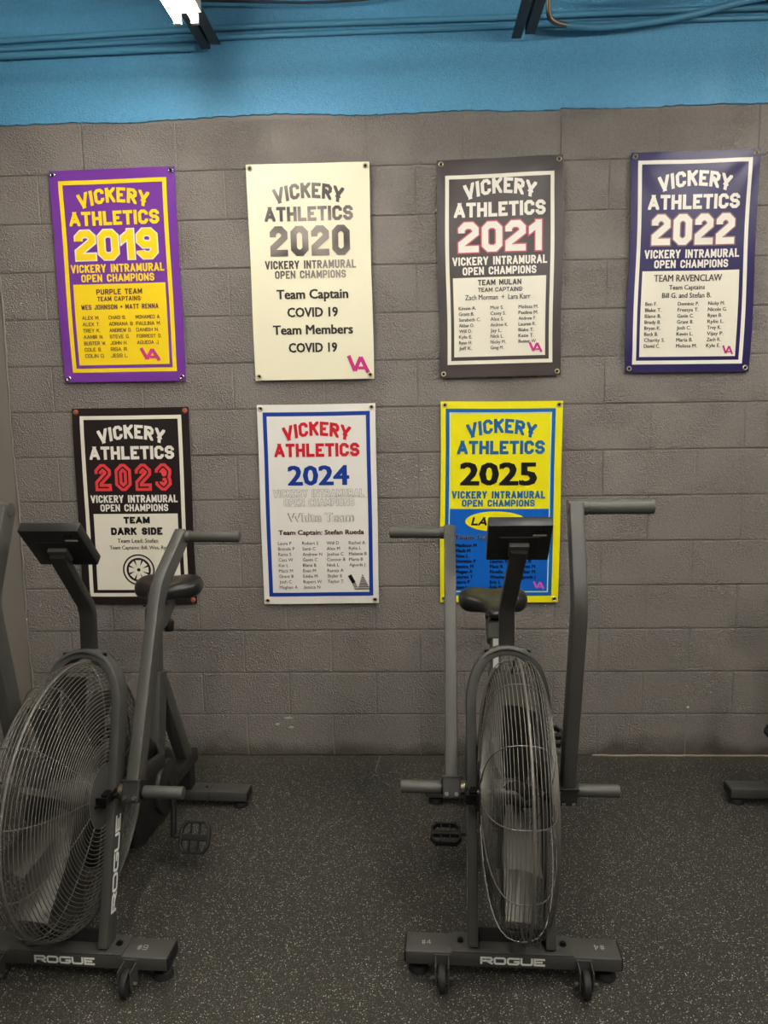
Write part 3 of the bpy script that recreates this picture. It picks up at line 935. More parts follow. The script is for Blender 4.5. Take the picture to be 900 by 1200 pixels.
# 2024
b = Banner('white banner with blue frame, red heading and blue 2024, lower row', [(0.916, 1.639), (1.440, 1.639), (0.917, 0.737), (1.441, 0.739)], V_white, 0.0018, 42)
b.frame('printed_frame', 4.7, 95.3, 6.3, 164.3, 3.3, V_rblue)
heading(b, V_red, '2024', V_rblue, yfont='none', outline=True)
b.text('year_numerals', '2024', 50.5, 67.5, 15.8, V_rblue, width=51, bold=0.03, align='C')
for t_, u0, u1, v0, v1 in (('VICKERY INTRAMURAL', 11.5, 89, 71.6, 78), ('OPEN CHAMPIONS', 20.5, 80.5, 79.6, 85.6)):
    b.block('outlined_lettering', t_, u0, u1, v0, v1, V_grey2, t=0.2, tt=0.27, gap=0.5, layer=2)
    b.block('outlined_lettering_fill', t_, u0, u1, v0, v1, V_white, t=0.2, tt=0.16, gap=0.5, layer=3)
b.text('outlined_lettering', 'White Team', 51.5, 99, 7.2, V_grey2, width=56, bold=0.045, align='C')
b.text('outlined_lettering_fill', 'White Team', 51.5, 99, 7.2, V_white, width=54.5, bold=0.015, align='C', layer=3)
b.text('panel_lettering', 'Team Captain: Stefan Rueda', 51.5, 110.3, 3.9, V_maroon, width=73, bold=0.03, align='C')
roster(b, [['Laura P', 'Brenda P', 'Raina S', 'Cass W', 'Kat L', 'Mack M', 'Grant B', 'Josh C', 'Meghan A'],
           ['Robert S', 'Santi C', 'Andrew N', 'Gavin C', 'Blane B', 'Evan M', 'Eddie M', 'Rupert W', 'Jessica N'],
           ['Will D', 'Alex M', 'Joshua C', 'Connor B', 'Nick L', 'Ramzy A', 'Skyler E', 'Taylor T'],
           ['Rachel A', 'Rylie L', 'Melanie B', 'Maria B', 'Agueda J']], (14, 35, 56, 75), 119, 4.8, 2.7, V_dk, wmax=1)
va_logo(b, 74, 146, 93, 159.5, V_blackp, True)
b.finish('brass')
# 2025
b = Banner('lemon yellow banner with black 2025 and blue lower panel, behind the right bike', [(1.727, 1.642), (2.258, 1.636), (1.719, 0.741), (2.248, 0.737)], V_lemon, 0.0022, 51)
b.frame('printed_frame', 4.0, 94.2, 6.0, 165, 3.2, V_tblue)
b.frame('printed_line', 7.0, 91.2, 9.0, 162, 0.9, V_cyan, 2)
b.rect('printed_panel', 7.9, 90.3, 90, 161, V_sblue, 1)
heading(b, V_tblue, '2025', V_blackp, yfont='none', outline=True)
b.text('year_numerals', '2025', 48, 69.4, 18, V_blackp, width=62, bold=0.035, align='C')
b.block('subtitle_lettering', 'VICKERY INTRAMURAL', 9.5, 87, 74.8, 81.2, V_tblue, t=0.22, gap=0.55)
b.block('subtitle_lettering', 'OPEN CHAMPIONS', 18, 78.5, 82.2, 88, V_tblue, t=0.22, gap=0.55)
cu, cv = 46.5, 100.7
n = 40
b.add('sponsor_oval', [[(cu, -cv), (cu + 25.5 * math.cos(2 * PI * k / n), -cv + 8.6 * math.sin(2 * PI * k / n)), (cu + 25.5 * math.cos(2 * PI * (k + 1) / n), -cv + 8.6 * math.sin(2 * PI * (k + 1) / n))] for k in range(n)], V_lemon, 2)
sk = lambda u, y: (u + 0.25 * (y + cv), y)
b.add('sponsor_lettering', block_text('LA', 26.5, 39.5, -cv - 3.4, 7.0, 0.24, 0.2), V_blackp, 3, sk)
b.add('sponsor_lettering', block_text('FITNESS', 41.5, 66.5, -cv - 3.4, 6.4, 0.17, 0.5), V_blackp, 3, sk)
b.text('panel_lettering', 'Team Captain: Stefan R', 47, 116, 3.9, V_grey2, width=70, bold=0.05, align='C', layer=2)
b.text('panel_lettering', 'Team Captain: Stefan R', 47, 116, 3.9, V_blackp, width=70, bold=0.02, align='C', layer=3)
roster(b, [['Madison M', 'Mack M', 'Alex L', 'Dominic P', 'Jessica M', 'Megan A', 'Lauren T', 'Laura P', 'Joan L'],
           ['Kyle E', 'Santi C', 'Grant B', 'Lauren R', 'Matt R', 'Noelle', 'Wesley', 'Eric L', 'Erik R'],
           ['Paul M', 'Ryan B', 'Troy K', 'Julia B', 'James M', 'Asher M', 'Agueda J']], (13, 42, 66), 122.6, 4.55, 2.8, V_blackp, wmax=1, bold=0.03)
va_logo(b, 78.5, 152.5, 88, 159, V_lilac)
b.finish('brass')

# ------------------------------------------------------------------ the air bikes
RC = 0.376; CW = 0.098; CY, CZ = 0.103, 0.522 ; CXO = 0.016     # fan cage radius, half width, centre


def cage_profile():
    p = 2.9; r0 = 0.085
    pts = []
    N = 400
    for k in range(N + 1):
        a = (PI / 2) * k / N
        r = RC * (math.cos(a)) ** (2 / p) if math.cos(a) > 0 else 0
        x = CW * (math.sin(a)) ** (2 / p)
        pts.append((x, r))
    out = []
    for x, r in pts:
        if r < r0: break
        out.append((x, r))
    return out


PROF = cage_profile()


def resample(pts, step):
    out = [pts[0]]; acc = 0
    for a, b in zip(pts, pts[1:]):
        d = math.hypot(b[0] - a[0], b[1] - a[1])
        acc += d
        if acc >= step:
            out.append(b); acc = 0
    return out


def torus(x, r, wr, n=72, m=4):
    vs = []; fs = []
    for i in range(n):
        a = 2 * PI * i / n
        for j in range(m):
            t = 2 * PI * (j + 0.5) / m
            rr = r + wr * math.cos(t)
            vs.append((CXO * math.sqrt(max(0, 1 - (x / CW) ** 2)) + x + wr * math.sin(t), CY + rr * math.cos(a), CZ + rr * math.sin(a)))
    for i in range(n):
        for j in range(m):
            fs.append((i * m + j, i * m + (j + 1) % m, ((i + 1) % n) * m + (j + 1) % m, ((i + 1) % n) * m + j))
    return vs, fs


_ring = merge([torus(s * x, r, 0.0012) for (x, r) in resample(PROF, 0.0105)[1:] for s in (1, -1)])
_ringmesh = None


def ring_mesh():
    global _ringmesh
    if _ringmesh is None:
        me = bpy.data.meshes.new('ring_wires'); me.from_pydata(_ring[0], [], _ring[1]); me.update()
        me.polygons.foreach_set('use_smooth', [True] * len(me.polygons))
        me.materials.append(M_wire); _ringmesh = me
    return _ringmesh


def radial_wire_mesh(ang):
    prof = resample(PROF, 0.02)
    line = [(x, r) for x, r in reversed(prof)] + [(-x, r) for x, r in prof[1:]]
    pts = [(x, CY + (r - 0.002) * math.cos(ang), CZ + (r - 0.002) * math.sin(ang)) for x, r in line]
    return sweep_round(pts, 0.0017, 5, up=(0, -math.sin(ang), math.cos(ang)))


def mesh_of(name, vf, m, smooth=True):
    me = bpy.data.meshes.new(name); me.from_pydata(vf[0], [], vf[1]); me.update()
    if smooth:
        me.polygons.foreach_set('use_smooth', [True] * len(me.polygons))
        me.set_sharp_from_angle(angle=math.radians(38))
    me.materials.append(m)
    return me


RW = [mesh_of('radial_wire', radial_wire_mesh(math.radians(15 + 30 * k)), M_wire) for k in range(12)]


def flat_letters(name, quads, origin, ux, uy, off, m, parent):
    """2-D polygons put on a plane: origin + x*ux + y*uy"""
    o = Vector(origin); ux = Vector(ux); uy = Vector(uy)
    nrm = ux.cross(uy).normalized()
    V = []; F = []
    for q in quads:
        s = len(V)
        for x, y in q: V.append(tuple(o + ux * x + uy * y + nrm * off))
        F.append(tuple(range(s, s + len(q))))
    me = bpy.data.meshes.new(name); me.from_pydata(V, [], F); me.update()
    bmx = bmesh.new(); bmx.from_mesh(me)
    for f in bmx.faces:
        if f.normal.dot(nrm) < 0: f.normal_flip()
    bmx.to_mesh(me); bmx.free()
    return link_obj(name, me, m, parent)


def saddle(parent, yc, z, m):
    """wide cruiser saddle, nose towards -y; built as lofted cross-sections"""
    secs = []   # (y, half width, top z, bottom z, dip)
    data = [(-0.125, 0.010, -0.034, -0.044, 0), (-0.120, 0.022, -0.024, -0.056, 0), (-0.10, 0.029, -0.014, -0.062, 0.0), (-0.065, 0.034, -0.008, -0.062, 0.002),
            (-0.035, 0.046, -0.002, -0.062, 0.004), (-0.012, 0.090, 0.006, -0.072, 0.010), (0.004, 0.118, 0.016, -0.082, 0.018), (0.03, 0.131, 0.026, -0.086, 0.026),
            (0.065, 0.135, 0.034, -0.082, 0.026), (0.10, 0.126, 0.030, -0.066, 0.018), (0.12, 0.09, 0.016, -0.036, 0.008), (0.126, 0.03, -0.004, -0.014, 0)]
    n = 28
    vs = []; fs = []
    for (y, hw, zt, zb, dip) in data:
        for k in range(n):
            a = 2 * PI * k / n
            ca, sa = math.cos(a), math.sin(a)
            x = hw * math.copysign(abs(ca) ** 0.75, ca)
            zm = (zt + zb) / 2; hh = (zt - zb) / 2
            zz = zm + hh * math.copysign(abs(sa) ** 0.8, sa)
            q = abs(x) / max(hw, 1e-6)
            if sa > 0: zz -= dip * (1 - q) ** 1.2 * 1.6
            else: zz += (0.03 if hw > 0.07 else 0.004) * (1 - q)
            vs.append((x, yc + y, z + zz))
    for i in range(len(data) - 1):
        for k in range(n):
            fs.append((i * n + k, i * n + (k + 1) % n, (i + 1) * n + (k + 1) % n, (i + 1) * n + k))
    fs.append(tuple(range(n))); fs.append(tuple((len(data) - 1) * n + k for k in range(n - 1, -1, -1)))
    o = from_lists('saddle', vs, fs, m, parent, True)
    md = o.modifiers.new('sub', 'SUBSURF'); md.levels = 1; md.render_levels = 1
    return o


def pedal_mesh(mirror, tilt):
    bm = bmesh.new()
    # outline frame of the pedal with cut corners, built of short bars, plus axle body and pins
    w_, l_ = 0.05, 0.05
    out = [(-w_, -l_ * .55), (-w_ * .7, -l_), (w_ * .7, -l_), (w_, -l_ * .55), (w_, l_ * .55), (w_ * .7, l_), (-w_ * .7, l_), (-w_, l_ * .55)]
    vs, fs = sweep([(x, y, 0) for x, y in out], 0.019, 0.010, up=(0, 0, 1), bev=0.002, closed=True)
    V = [bm.verts.new(v) for v in vs]
    for f in fs:
        try: bm.faces.new([V[i] for i in f])
        except ValueError: pass
    box(bm, -w_, w_, -0.011, 0.011, -0.009, 0.009, 0.003)
    box(bm, 0.012, 0.017, -l_, l_, -0.006, 0.006); box(bm, -0.020, -0.015, -l_, l_, -0.006, 0.006)
    for x, y in out:
        box(bm, x - .002, x + .002, y - .002, y + .002, -0.013, 0.013)
    for x in (-.02, .02):
        for y in (-l_, l_): box(bm, x - .002, x + .002, y - .002, y + .002, -0.013, 0.013)
    bmesh.ops.rotate(bm, verts=bm.verts, cent=(0, 0, 0), matrix=Matrix.Rotation(tilt, 3, 'X'))
    return bm


def bike(ox, oy, yaw, label, chord_r, chord_l, seat_dz, crank_deg, mark, pedal_tilt=0.0, skew=0.0, cage_dx=0.0):
    B = empty('air_bike', (ox, oy, 0), math.radians(yaw), label=label, category='exercise bike')
    P = B
    # --- front foot
    bm = bmesh.new(); box(bm, -0.300, 0.300, 0.0, 0.083, 0.055, 0.095, 0.004); st = from_bm('front_stabilizer', bm, M_frame, P, True)
    for s in (-1, 1):
        bm = bmesh.new(); box(bm, s * 0.3015 - 0.0025, s * 0.3015 + 0.0025, 0.003, 0.080, 0.058, 0.092, 0.001); from_bm('end_cap', bm, M_black, st)
        bm = bmesh.new(); cyl(bm, (s * 0.266, 0.055, 0.0), (s * 0.266, 0.055, 0.022), 0.031, 24, 0.026, 0.003); cyl(bm, (s * 0.266, 0.055, 0.02), (s * 0.266, 0.055, 0.056), 0.009, 12)
        from_bm('leveling_foot', bm, M_rubber, P, True)
        # caster
        wx = s * 0.197
        bm = bmesh.new()
        box(bm, wx - 0.022, wx + 0.022, -0.004, 0.0, 0.058, 0.090, 0.001)
        for q in (-1, 1): box(bm, wx + q * 0.018 - 0.002, wx + q * 0.018 + 0.002, -0.050, -0.003, 0.030, 0.086, 0.001)
        cyl(bm, (wx - 0.032, -0.036, 0.044), (wx + 0.032, -0.036, 0.044), 0.005, 8)
        cb = from_bm('caster_bracket', bm, M_frame, P)
        bm = bmesh.new(); cyl(bm, (wx - 0.0105, -0.036, 0.044), (wx + 0.0105, -0.036, 0.044), 0.0355, 28, None, 0.006)
        cyl(bm, (wx - 0.013, -0.036, 0.044), (wx + 0.013, -0.036, 0.044), 0.013, 16)
        from_bm('transport_wheel', bm, M_rubber, cb, True)
    bm = bmesh.new(); box(bm, -0.170, 0.170, 0.001, 0.082, 0.095, 0.0995, 0.0015); from_bm('mounting_plate', bm, M_frame, P)
    for s in (-1, 1):
        bm = bmesh.new(); cyl(bm, (s * 0.145, 0.045, 0.0995), (s * 0.145, 0.045, 0.104), 0.010, 6); cyl(bm, (s * 0.145, 0.045, 0.104), (s * 0.145, 0.045, 0.108), 0.006, 10)
        from_bm('bolt', bm, M_bolt, P)
    flat_letters('name_lettering', block_text('ROGUE', -0.090, 0.090, 0.0645, 0.023, 0.26, 0.30), (0, 0, 0), (1, 0, 0), (0, 0, 1), 0.0006, M_white, P)
    # --- arch: two legs leaning back, joined over the fan
    sl = 0.276; xo = 0.1085
    path = [(-xo, 0.040, 0.099)]
    for k in range(0, 19):
        a = PI * k / 18
        z = 0.745 + 0.150 * math.sin(a)
        x = -xo * math.cos(a) * (1.0)
        if 0 < k < 18:
            x = -math.copysign(abs(math.cos(a)) ** 0.85, math.cos(a)) * xo
        path.append((x, 0.040 + sl * (z - 0.099), z - 0.0))
    path.append((xo, 0.040, 0.099))
    # width across the sheet normal (thin), depth along lean direction
    prof = []
    hw, hh, bv = 0.0145, 0.030, 0.005
    for sx, sy, a0 in ((1, 1, 0), (-1, 1, 90), (-1, -1, 180), (1, -1, 270)):
        for k in range(3):
            a = math.radians(a0 + 45 * k)
            prof.append((sx * (hh - bv) + bv * math.cos(a), sy * (hw - bv) + bv * math.sin(a)))
    vs, fs = sweep_profile(path, prof, (0, 1, -0.276), False, True)
    from_lists('fan_frame', vs, fs, M_frame, P, True)
    # lettering up both legs
    for s in (1, -1):
        q = block_text('ROGUE', 0.0, 0.272, -0.0165, 0.033, 0.26, 0.30)
        up = Vector((0, sl, 1)).normalized(); fw = Vector((0, -1, sl)).normalized()
        if s > 0: flat_letters('leg_lettering', q, Vector((xo + 0.0145, 0.040, 0.099)) + up * 0.088, up, fw, 0.0006, M_white, P)
        else: flat_letters('leg_lettering', q, Vector((-xo - 0.0145, 0.040, 0.099)) + up * 0.36, -up, fw, 0.0006, M_white, P)
    # top plate with bolts where the mast stands
    my = 0.222; mz = 0.886
    bm = bmesh.new()
    pv = []
    for k in range(9):
        x = -0.075 + 0.15 * k / 8
        zz = mz + 0.022 - 0.030 * (abs(x) / 0.075) ** 2
        pv.append((x, zz))
    for (x0_, z0_), (x1_, z1_) in zip(pv, pv[1:]):
        vsb = [bm.verts.new(c) for c in ((x0_, my, z0_), (x1_, my, z1_), (x1_, my + 0.055, z1_ ), (x0_, my + 0.055, z0_))]
        bm.faces.new(vsb)
    bmesh.ops.solidify(bm, geom=bm.faces[:], thickness=0.004)
    from_bm('top_plate', bm, M_frame, P)
    for s in (-1, 1):
        bm = bmesh.new(); cyl(bm, (s * 0.06, my + 0.02, mz + 0.0), (s * 0.062, my + 0.02, mz + 0.016), 0.007, 8); from_bm('bolt', bm, M_bolt, P)
    # mast and console
    vs, fs = sweep([(0, 0.270, 0.880), (0, 0.278, 1.010), (skew * 0.2, 0.268, 1.045), (skew * 0.9, 0.148, 1.195), (skew, 0.130, 1.222)], 0.046, 0.026, up=(1, 0, 0), bev=0.004)
    from_lists('console_mast', vs, fs, M_frame2, P, True)
    cm = Matrix.Translation((0, 0.1345, 1.252)) @ Matrix.Rotation(math.radians(42.5), 4, 'X')
    # local box: x width, y along slope (down-back), z thickness (towards rider/up)
    bm = bmesh.new()
    hwid, hl = 0.087, 0.080
    box(bm, -hwid, hwid, -hl, hl, -0.002, 0.030, 0.004)
    bmesh.ops.transform(bm, matrix=Matrix.Translation((skew, 0.1345, 1.242)) @ Matrix.Rotation(math.radians(-47), 4, 'X'), verts=bm.verts)
    co = from_bm('console', bm, M_black, P, True)
    cmx = Matrix.Translation((skew, 0.1345, 1.242)) @ Matrix.Rotation(math.radians(-47), 4, 'X')
    bm = bmesh.new(); box(bm, -0.07, 0.07, -0.06, 0.06, 0.0300, 0.0312); bmesh.ops.transform(bm, matrix=cmx, verts=bm.verts); from_bm('screen', bm, M_screen, co)
    bm = bmesh.new(); box(bm, -0.028, 0.028, -0.005, 0.045, -0.016, -0.002, 0.003); bmesh.ops.transform(bm, matrix=cmx, verts=bm.verts); from_bm('mounting_bracket', bm, M_frame, co)
    bm = bmesh.new(); box(bm, -0.055, 0.055, -0.03, 0.065, -0.004, -0.002, 0.001); bmesh.ops.transform(bm, matrix=cmx, verts=bm.verts); from_bm('battery_cover', bm, M_black, co)
    bm = bmesh.new(); box(bm, 0.036, 0.072, -0.040, -0.034, -0.0028, -0.002); bmesh.ops.transform(bm, matrix=cmx, verts=bm.verts); from_bm('sticker', bm, M_chalk, co)
    bm = bmesh.new()
    for xx in (0.046, 0.061):
        cyl(bm, cmx @ Vector((xx, -0.060, 0)), cmx @ Vector((xx, -0.060, -0.0035)), 0.005, 12)
    from_bm('port', bm, M_bolt, co)
    # --- fan
    hub = bmesh.new(); cyl(hub, (-0.06, CY, CZ), (0.06, CY, CZ), 0.038, 24); cyl(hub, (-0.125, CY, CZ), (0.125, CY, CZ), 0.008, 12)
    fan = from_bm('fan_rotor', hub, M_frame, P, True)
    bl = None
    for k in range(10):
        a = math.radians(-68 + 36 * k)
        if bl is None:
            bmb = bmesh.new()
            # blade in its own frame: r along +y, width along x, slightly cupped
            rows = 8; cols_ = 4; grid = []
            for i in range(rows + 1):
                r = 0.06 + (0.335 - 0.06) * i / rows
                row = []
                for j in range(cols_ + 1):
                    t = j / cols_ * 2 - 1
                    hwb = 0.026 + 0.016 * min(1, i / 3)
                    row.append(bmb.verts.new((t * hwb, r, 0.010 * t * t + 0.012 * t)))
                grid.append(row)
            for i in range(rows):
                for j in range(cols_):
                    bmb.faces.new((grid[i][j], grid[i][j + 1], grid[i + 1][j + 1], grid[i + 1][j]))
            bmesh.ops.solidify(bmb, geom=bmb.faces[:], thickness=0.002)
            bl = bpy.data.meshes.new('fan_blade'); bmb.to_mesh(bl); bmb.free(); bl.materials.append(M_blade)
        o = link_obj('fan_blade', bl, None, fan)
        o.location = (0, CY, CZ); o.rotation_euler = (a, 0, 0)
    # cage
    vs, fs = torus(0, RC + 0.001, 0.0042, 96, 8)
    cage = from_lists('cage_seam_ring', vs, fs, M_wire, P, True)
    link_obj('ring_wires', ring_mesh(), None, cage, kind='stuff')
    cage.location.x = cage_dx; fan.location.x = cage_dx
    for k in range(12): link_obj('radial_wire', RW[k], None, cage)
    for s in (-1, 1):
        bm = bmesh.new(); cyl(bm, (s * 0.0935, CY, CZ), (s * 0.0985, CY, CZ), 0.088, 40, None, 0.001); from_bm('cage_disc', bm, M_frame, cage, True)
        # axle fork and nuts in front of each leg
        bm = bmesh.new()
        box(bm, s * 0.105 - 0.010, s * 0.105 + 0.010, CY - 0.016, CY + 0.016, CZ - 0.010, CZ + 0.010, 0.002)
        cyl(bm, (s * 0.095, CY, CZ), (s * 0.142, CY, CZ), 0.0075, 10)
        cyl(bm, (s * 0.118, CY - 0.004, CZ), (s * 0.130, CY - 0.004, CZ), 0.013, 6)
        from_bm('axle_nut', bm, M_bolt, P)
        bm = bmesh.new()
        box(bm, s * 0.112 - 0.016, s * 0.112 + 0.016, CY - 0.050, CY - 0.046, CZ - 0.012, CZ + 0.018, 0.001)
        box(bm, s * 0.128 - 0.0015, s * 0.128 + 0.0015, CY - 0.050, CY + 0.02, CZ - 0.006, CZ + 0.016, 0.0005)
        cyl(bm, (s * 0.105, CY - 0.064, CZ - 0.003), (s * 0.105, CY - 0.010, CZ - 0.003), 0.004, 8)
        from_bm('chain_tensioner', bm, M_bolt, P)
    # --- handles
    py, pz = 0.155, 0.509
    for s, ch in ((1, chord_r), (-1, chord_l)):
        a = math.radians(ch - 10.5); c2 = a + math.radians(35)
        X = s * 0.1675
        p0 = Vector((X, py, pz)); d1 = Vector((0, math.sin(a), math.cos(a))); d2 = Vector((0, math.sin(c2), math.cos(c2)))
        p1 = p0 + d1 * 0.608; p2 = p1 + d2 * 0.270
        pts = [p0 + d1 * 0.02, p1 - d1 * 0.055]
        for k in range(1, 6):
            t = k / 6
            q0 = p1 - d1 * 0.055; q2 = p1 + d2 * 0.055
            pts.append(q0 * (1 - t) ** 2 + p1 * 2 * t * (1 - t) + q2 * t * t)
        pts += [p1 + d2 * 0.055, p2]
        vs, fs = sweep([tuple(q) for q in pts], 0.038, 0.060, up=(1, 0, 0), bev=0.005)
        arm = from_lists('handle_arm', vs, fs, M_frame, P, True)
        # head tube + grip
        gc = p2 + Vector((0, 0, 0.0)) - d2 * 0.006
        bm = bmesh.new()
        cyl(bm, gc + Vector((-0.021 * s, 0, 0)), gc + Vector((0.032 * s, 0, 0)), 0.0215, 24, None, 0.002)
        from_bm('head_tube', bm, M_frame, arm, True)
        bm = bmesh.new()
        cyl(bm, gc + Vector((0.024 * s, 0, 0)), gc + Vector((0.208 * s, 0, 0)), 0.0195, 28, None, 0.005)
        from_bm('hand_grip', bm, M_grip, arm, True)
        # clamp, bearing, peg at the pivot
        bm = bmesh.new()
        Rm = Matrix.Translation(p0) @ Matrix.Rotation(-a, 4, 'X')
        box(bm, -0.026, 0.026, -0.033, 0.033, -0.030, 0.030, 0.003, mtx=None)
        box(bm, -0.028, 0.028, -0.036, 0.036, 0.028, 0.034, 0.001)
        bmesh.ops.transform(bm, matrix=Rm, verts=bm.verts)
        from_bm('pivot_clamp', bm, M_frame2, arm)
        bm = bmesh.new()
        for q in (-0.014, 0.014):
            v = Rm @ Vector((q, -0.033, -0.017)); v2 = Rm @ Vector((q, -0.040, -0.017)); cyl(bm, v, v2, 0.0065, 8)
        from_bm('bolt', bm, M_chrome, arm)
        bm = bmesh.new(); cyl(bm, (s * 0.123, py, pz), (s * 0.143, py, pz), 0.021, 20, None, 0.002)
        cyl(bm, (s * 0.10, py + 0.01, pz), (s * 0.15, py, pz), 0.010, 12)
        from_bm('pivot_bearing', bm, M_zinc, P, True)
        bm = bmesh.new(); cyl(bm, (s * 0.195, py, pz), (s * 0.317, py, pz), 0.0185, 26, None, 0.003)
        from_bm('foot_peg', bm, M_peg, P, True)
        bm = bmesh.new(); cyl(bm, (s * 0.19, py, pz), (s * 0.1975, py, pz), 0.022, 24); from_bm('peg_collar', bm, M_bolt, P, True)
        # side rail back to the seat tube
        vs, fs = sweep([(s * 0.112, 0.175, 0.50), (s * 0.112, 0.50, 0.44), (s * 0.035, 0.66, 0.41)], 0.022, 0.05, up=(1, 0.2, 0), bev=0.004)
        from_lists('side_rail', vs, fs, M_frame2, P, True)
    bm = bmesh.new(); box(bm, -0.094, 0.094, 0.046, 0.051, 0.0995, 0.142, 0.001); from_bm('gusset_plate', bm, M_frame2, P)
    # --- lower tube, rear foot, seat tower
    vs, fs = sweep([(0, 0.47, 0.215), (0, 1.075, 0.188)], 0.06, 0.055, up=(1, 0, 0), bev=0.005)
    from_lists('main_tube', vs, fs, M_frame2, P, True)
    bm = bmesh.new(); box(bm, -0.262, 0.262, 0.975, 1.050, 0.034, 0.075, 0.004); rs = from_bm('rear_stabilizer', bm, M_frame, P, True)
    bm = bmesh.new(); box(bm, -0.027, 0.027, 0.985, 1.040, 0.075, 0.160, 0.002); from_bm('rear_post', bm, M_frame2, P)
    bm = bmesh.new()
    for s in (-1, 1): box(bm, s * 0.105 - 0.001, s * 0.105 + 0.001, 0.9742, 1.0508, 0.0335, 0.0757)
    from_bm('seam_band', bm, M_bolt, rs)
    for s in (-1, 1):
        bm = bmesh.new(); cyl(bm, (s * 0.085, 1.012, 0.075), (s * 0.085, 1.012, 0.079), 0.006, 8); from_bm('bolt', bm, M_bolt, P)
        bm = bmesh.new(); cyl(bm, (s * 0.225, 1.013, 0.0), (s * 0.225, 1.013, 0.022), 0.031, 24, 0.026, 0.003); cyl(bm, (s * 0.225, 1.013, 0.02), (s * 0.225, 1.013, 0.035), 0.009, 12)
        from_bm('leveling_foot', bm, M_rubber, P, True)
        bm = bmesh.new(); box(bm, s * 0.2635 - 0.0025, s * 0.2635 + 0.0025, 0.978, 1.047, 0.037, 0.072, 0.001); from_bm('end_cap', bm, M_black, P)
    vs, fs = sweep([(0, 0.665, 0.14), (0, 0.775, 0.655)], 0.052, 0.072, up=(1, 0, 0), bev=0.005)
    from_lists('seat_tube', vs, fs, M_frame, P, True)
    vs, fs = sweep([(0, 0.795, 0.60), (0, 1.02, 0.175)], 0.048, 0.06, up=(1, 0, 0), bev=0.005)
    from_lists('rear_strut', vs, fs, M_frame, P, True)
    zt = 0.845 + seat_dz
    vs, fs = sweep([(0, 0.76, 0.58), (0, 0.79, zt)], 0.038, 0.046, up=(1, 0, 0), bev=0.004)
    from_lists('seat_post', vs, fs, M_frame, P, True)
    bm = bmesh.new(); box(bm, -0.010, 0.010, 0.7405, 0.742, 0.67, 0.80, 0); 
    for v in bm.verts: v.co.y += (v.co.z - 0.60) * 0.11 - 0.003
    from_bm('height_scale', bm, M_scale, P)
    bm = bmesh.new()
    pl = [(0.755, zt - 0.045), (0.772, zt - 0.075), (0.815, zt - 0.075), (0.895, zt - 0.03), (0.925, zt + 0.005), (0.925, zt + 0.04), (0.765, zt + 0.008)]
    a_ = [bm.verts.new((-0.03, y, z)) for y, z in pl]; b_ = [bm.verts.new((0.03, y, z)) for y, z in pl]
    bm.faces.new(a_); bm.faces.new(b_)
    for k in range(len(pl)): bm.faces.new((a_[k], a_[(k + 1) % len(pl)], b_[(k + 1) % len(pl)], b_[k]))
    bmesh.ops.recalc_face_normals(bm, faces=bm.faces)
    bmesh.ops.bevel(bm, geom=bm.edges[:], offset=0.003, segments=2, affect='EDGES')
    from_bm('seat_slider', bm, M_frame, P, True)
    for (x, y, z, ax) in ((0.020, 0.862, zt - 0.075, 'z'), (-0.045, 0.715, 0.60, 'y')):
        bm = bmesh.new()
        if ax == 'z':
            cyl(bm, (x, y, z - 0.03), (x, y, z + 0.012), 0.0175, 10, 0.021, 0.003); cyl(bm, (x, y, z + 0.012), (x, y, z + 0.04), 0.006, 8)
        else:
            cyl(bm, (x + 0.045, y - 0.008, z), (x + 0.045, y - 0.058, z), 0.006, 8); cyl(bm, (x + 0.045, y - 0.03, z), (x + 0.045, y - 0.062, z), 0.02, 10, 0.022, 0.003)
        from_bm('adjustment_knob', bm, M_black, P, True)
    sc = 0.86
    bm = bmesh.new()
    for s in (-1, 1): cyl(bm, (s * 0.022, sc - 0.12, zt + 0.025), (s * 0.022, sc + 0.07, zt + 0.04), 0.004, 8)
    box(bm, -0.03, 0.03, sc - 0.06, sc + 0.0, zt + 0.0, zt + 0.04, 0.004)
    cyl(bm, (-0.035, sc - 0.03, zt + 0.02), (0.035, sc - 0.03, zt + 0.02), 0.014, 14)
    sr = from_bm('saddle_clamp', bm, M_black, P, True)
    saddle(P, sc + 0.02, zt + 0.078, M_saddle)
    # --- belt cover, crank, pedals
    ky, kz = 0.64, 0.272
    outl = []
    for k in range(25):
        t = math.radians(-115 + 205 * k / 24)
        outl.append((ky + 0.135 * math.cos(t), kz + 0.135 * math.sin(t)))
    for k in range(13):
        t = math.radians(70 + 120 * k / 12)
        outl.append((0.20 + 0.10 * math.cos(t), 0.50 + 0.075 * math.sin(t)))
    outl += [(0.37, 0.33), (0.35, 0.25), (0.38, 0.185), (0.455, 0.152)]
    for s in (-1, 1):
        bm = bmesh.new()
        L1 = [bm.verts.new((s * 0.033, y, z)) for y, z in outl]
        L2 = [bm.verts.new((s * 0.052, y, z)) for y, z in outl]
        cyy = sum(y for y, z in outl) / len(outl); czz = sum(z for y, z in outl) / len(outl)
        L3 = [bm.verts.new((s * 0.060, cyy + (y - cyy) * 0.93, czz + (z - czz) * 0.93)) for y, z in outl]
        nn = len(outl)
        for A_, B_ in ((L1, L2), (L2, L3)):
            for k in range(nn): bm.faces.new((A_[k], A_[(k + 1) % nn], B_[(k + 1) % nn], B_[k]))
        bm.faces.new(L3); bm.faces.new(L1)
        # this cover clears the fan: keep only the part behind the cage
        for v in bm.verts:
            lim = CY + math.sqrt(max(0.0, (RC + 0.012) ** 2 - (v.co.z - CZ) ** 2))
            if v.co.y < lim: v.co.y = lim + (v.co.y - lim) * 0.02
        bc = from_bm('belt_cover', bm, M_black, P, True)
        bm = bmesh.new(); cyl(bm, (s * 0.059, ky, kz), (s * 0.074, ky, kz), 0.098, 40, 0.094, 0.002); from_bm('crank_disc', bm, M_frame2, bc, True)
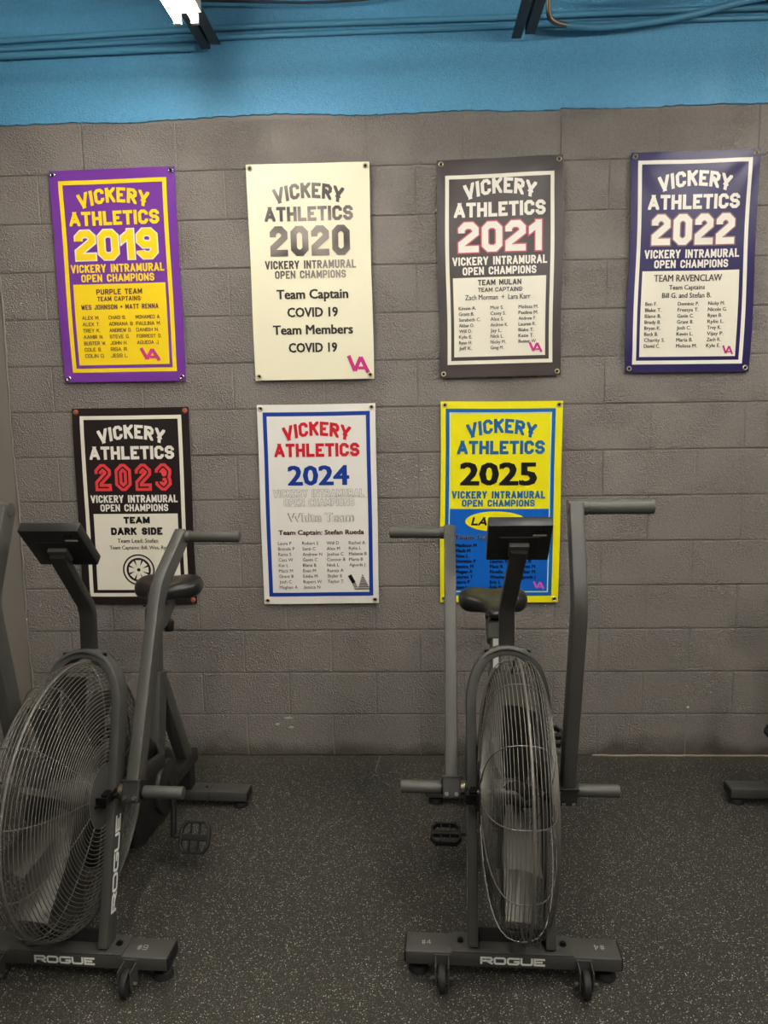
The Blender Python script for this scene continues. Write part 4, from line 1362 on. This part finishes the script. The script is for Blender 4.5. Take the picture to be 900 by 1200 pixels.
        ca = math.radians(crank_deg + (0 if s > 0 else 180))
        ey, ez = ky + 0.17 * math.sin(ca), kz - 0.17 * math.cos(ca)
        vs, fs = sweep([(s * 0.085, ky - 0.012 * math.sin(ca), kz + 0.012 * math.cos(ca)), (s * 0.100, ky + 0.08 * math.sin(ca), kz - 0.08 * math.cos(ca)), (s * 0.108, ey, ez)], 0.016, 0.028, up=(1, 0, 0), bev=0.004)
        ck = from_lists('crank_arm', vs, fs, M_black, P, True)
        bm = bmesh.new(); cyl(bm, (s * 0.06, ky, kz), (s * 0.096, ky, kz), 0.014, 14); from_bm('crank_bolt', bm, M_bolt, ck, True)
        bm = pedal_mesh(False, pedal_tilt if s > 0 else 0.12)
        bmesh.ops.translate(bm, verts=bm.verts, vec=(s * 0.185, ey, ez))
        cyl(bm, (s * 0.105, ey, ez), (s * 0.14, ey, ez), 0.006, 8)
        from_bm('pedal', bm, M_black, P)
    # --- marker numbers on the front foot
    if mark:
        def hand(txt, x, y, ang, h):
            q = block_text(txt, 0, h * 0.95 * len(txt) * 0.8, 0, h, 0.09, 2.0)
            ux = Vector((math.cos(ang), math.sin(ang), 0)); uy = Vector((-math.sin(ang), math.cos(ang), 0))
            return q, (x, y, 0.0952), ux, uy
        for (txt, x, y, ang, h) in mark:
            q, o_, ux, uy = hand(txt, x, y, ang, h)
            flat_letters('marker_number', q, o_, ux, uy, 0.0004, M_chalk, P)
    return B


bike(0.595, -1.457, -3.2, 'dark grey air bike at left, cut by the photo edge, before the black banner', 36, 0.5, 0.045, -22, (('#9', 0.20, 0.03, 0.05, 0.02),), 1.0)
bike(1.866, -1.443, -2.4, 'dark grey air bike right of centre, facing the camera before the yellow banner', -3.5, 36, -0.02, 158, (('#4', -0.255, 0.03, 0.1, 0.018), ('#4', 0.262, 0.055, PI, 0.02)), 0.2, 0.021, 0.010)
bike(3.122, -1.433, -0.6, 'dark air bike at the right edge, only its rear foot and one pedal showing', 31, -6, 0.0, 323, None, 0.3)
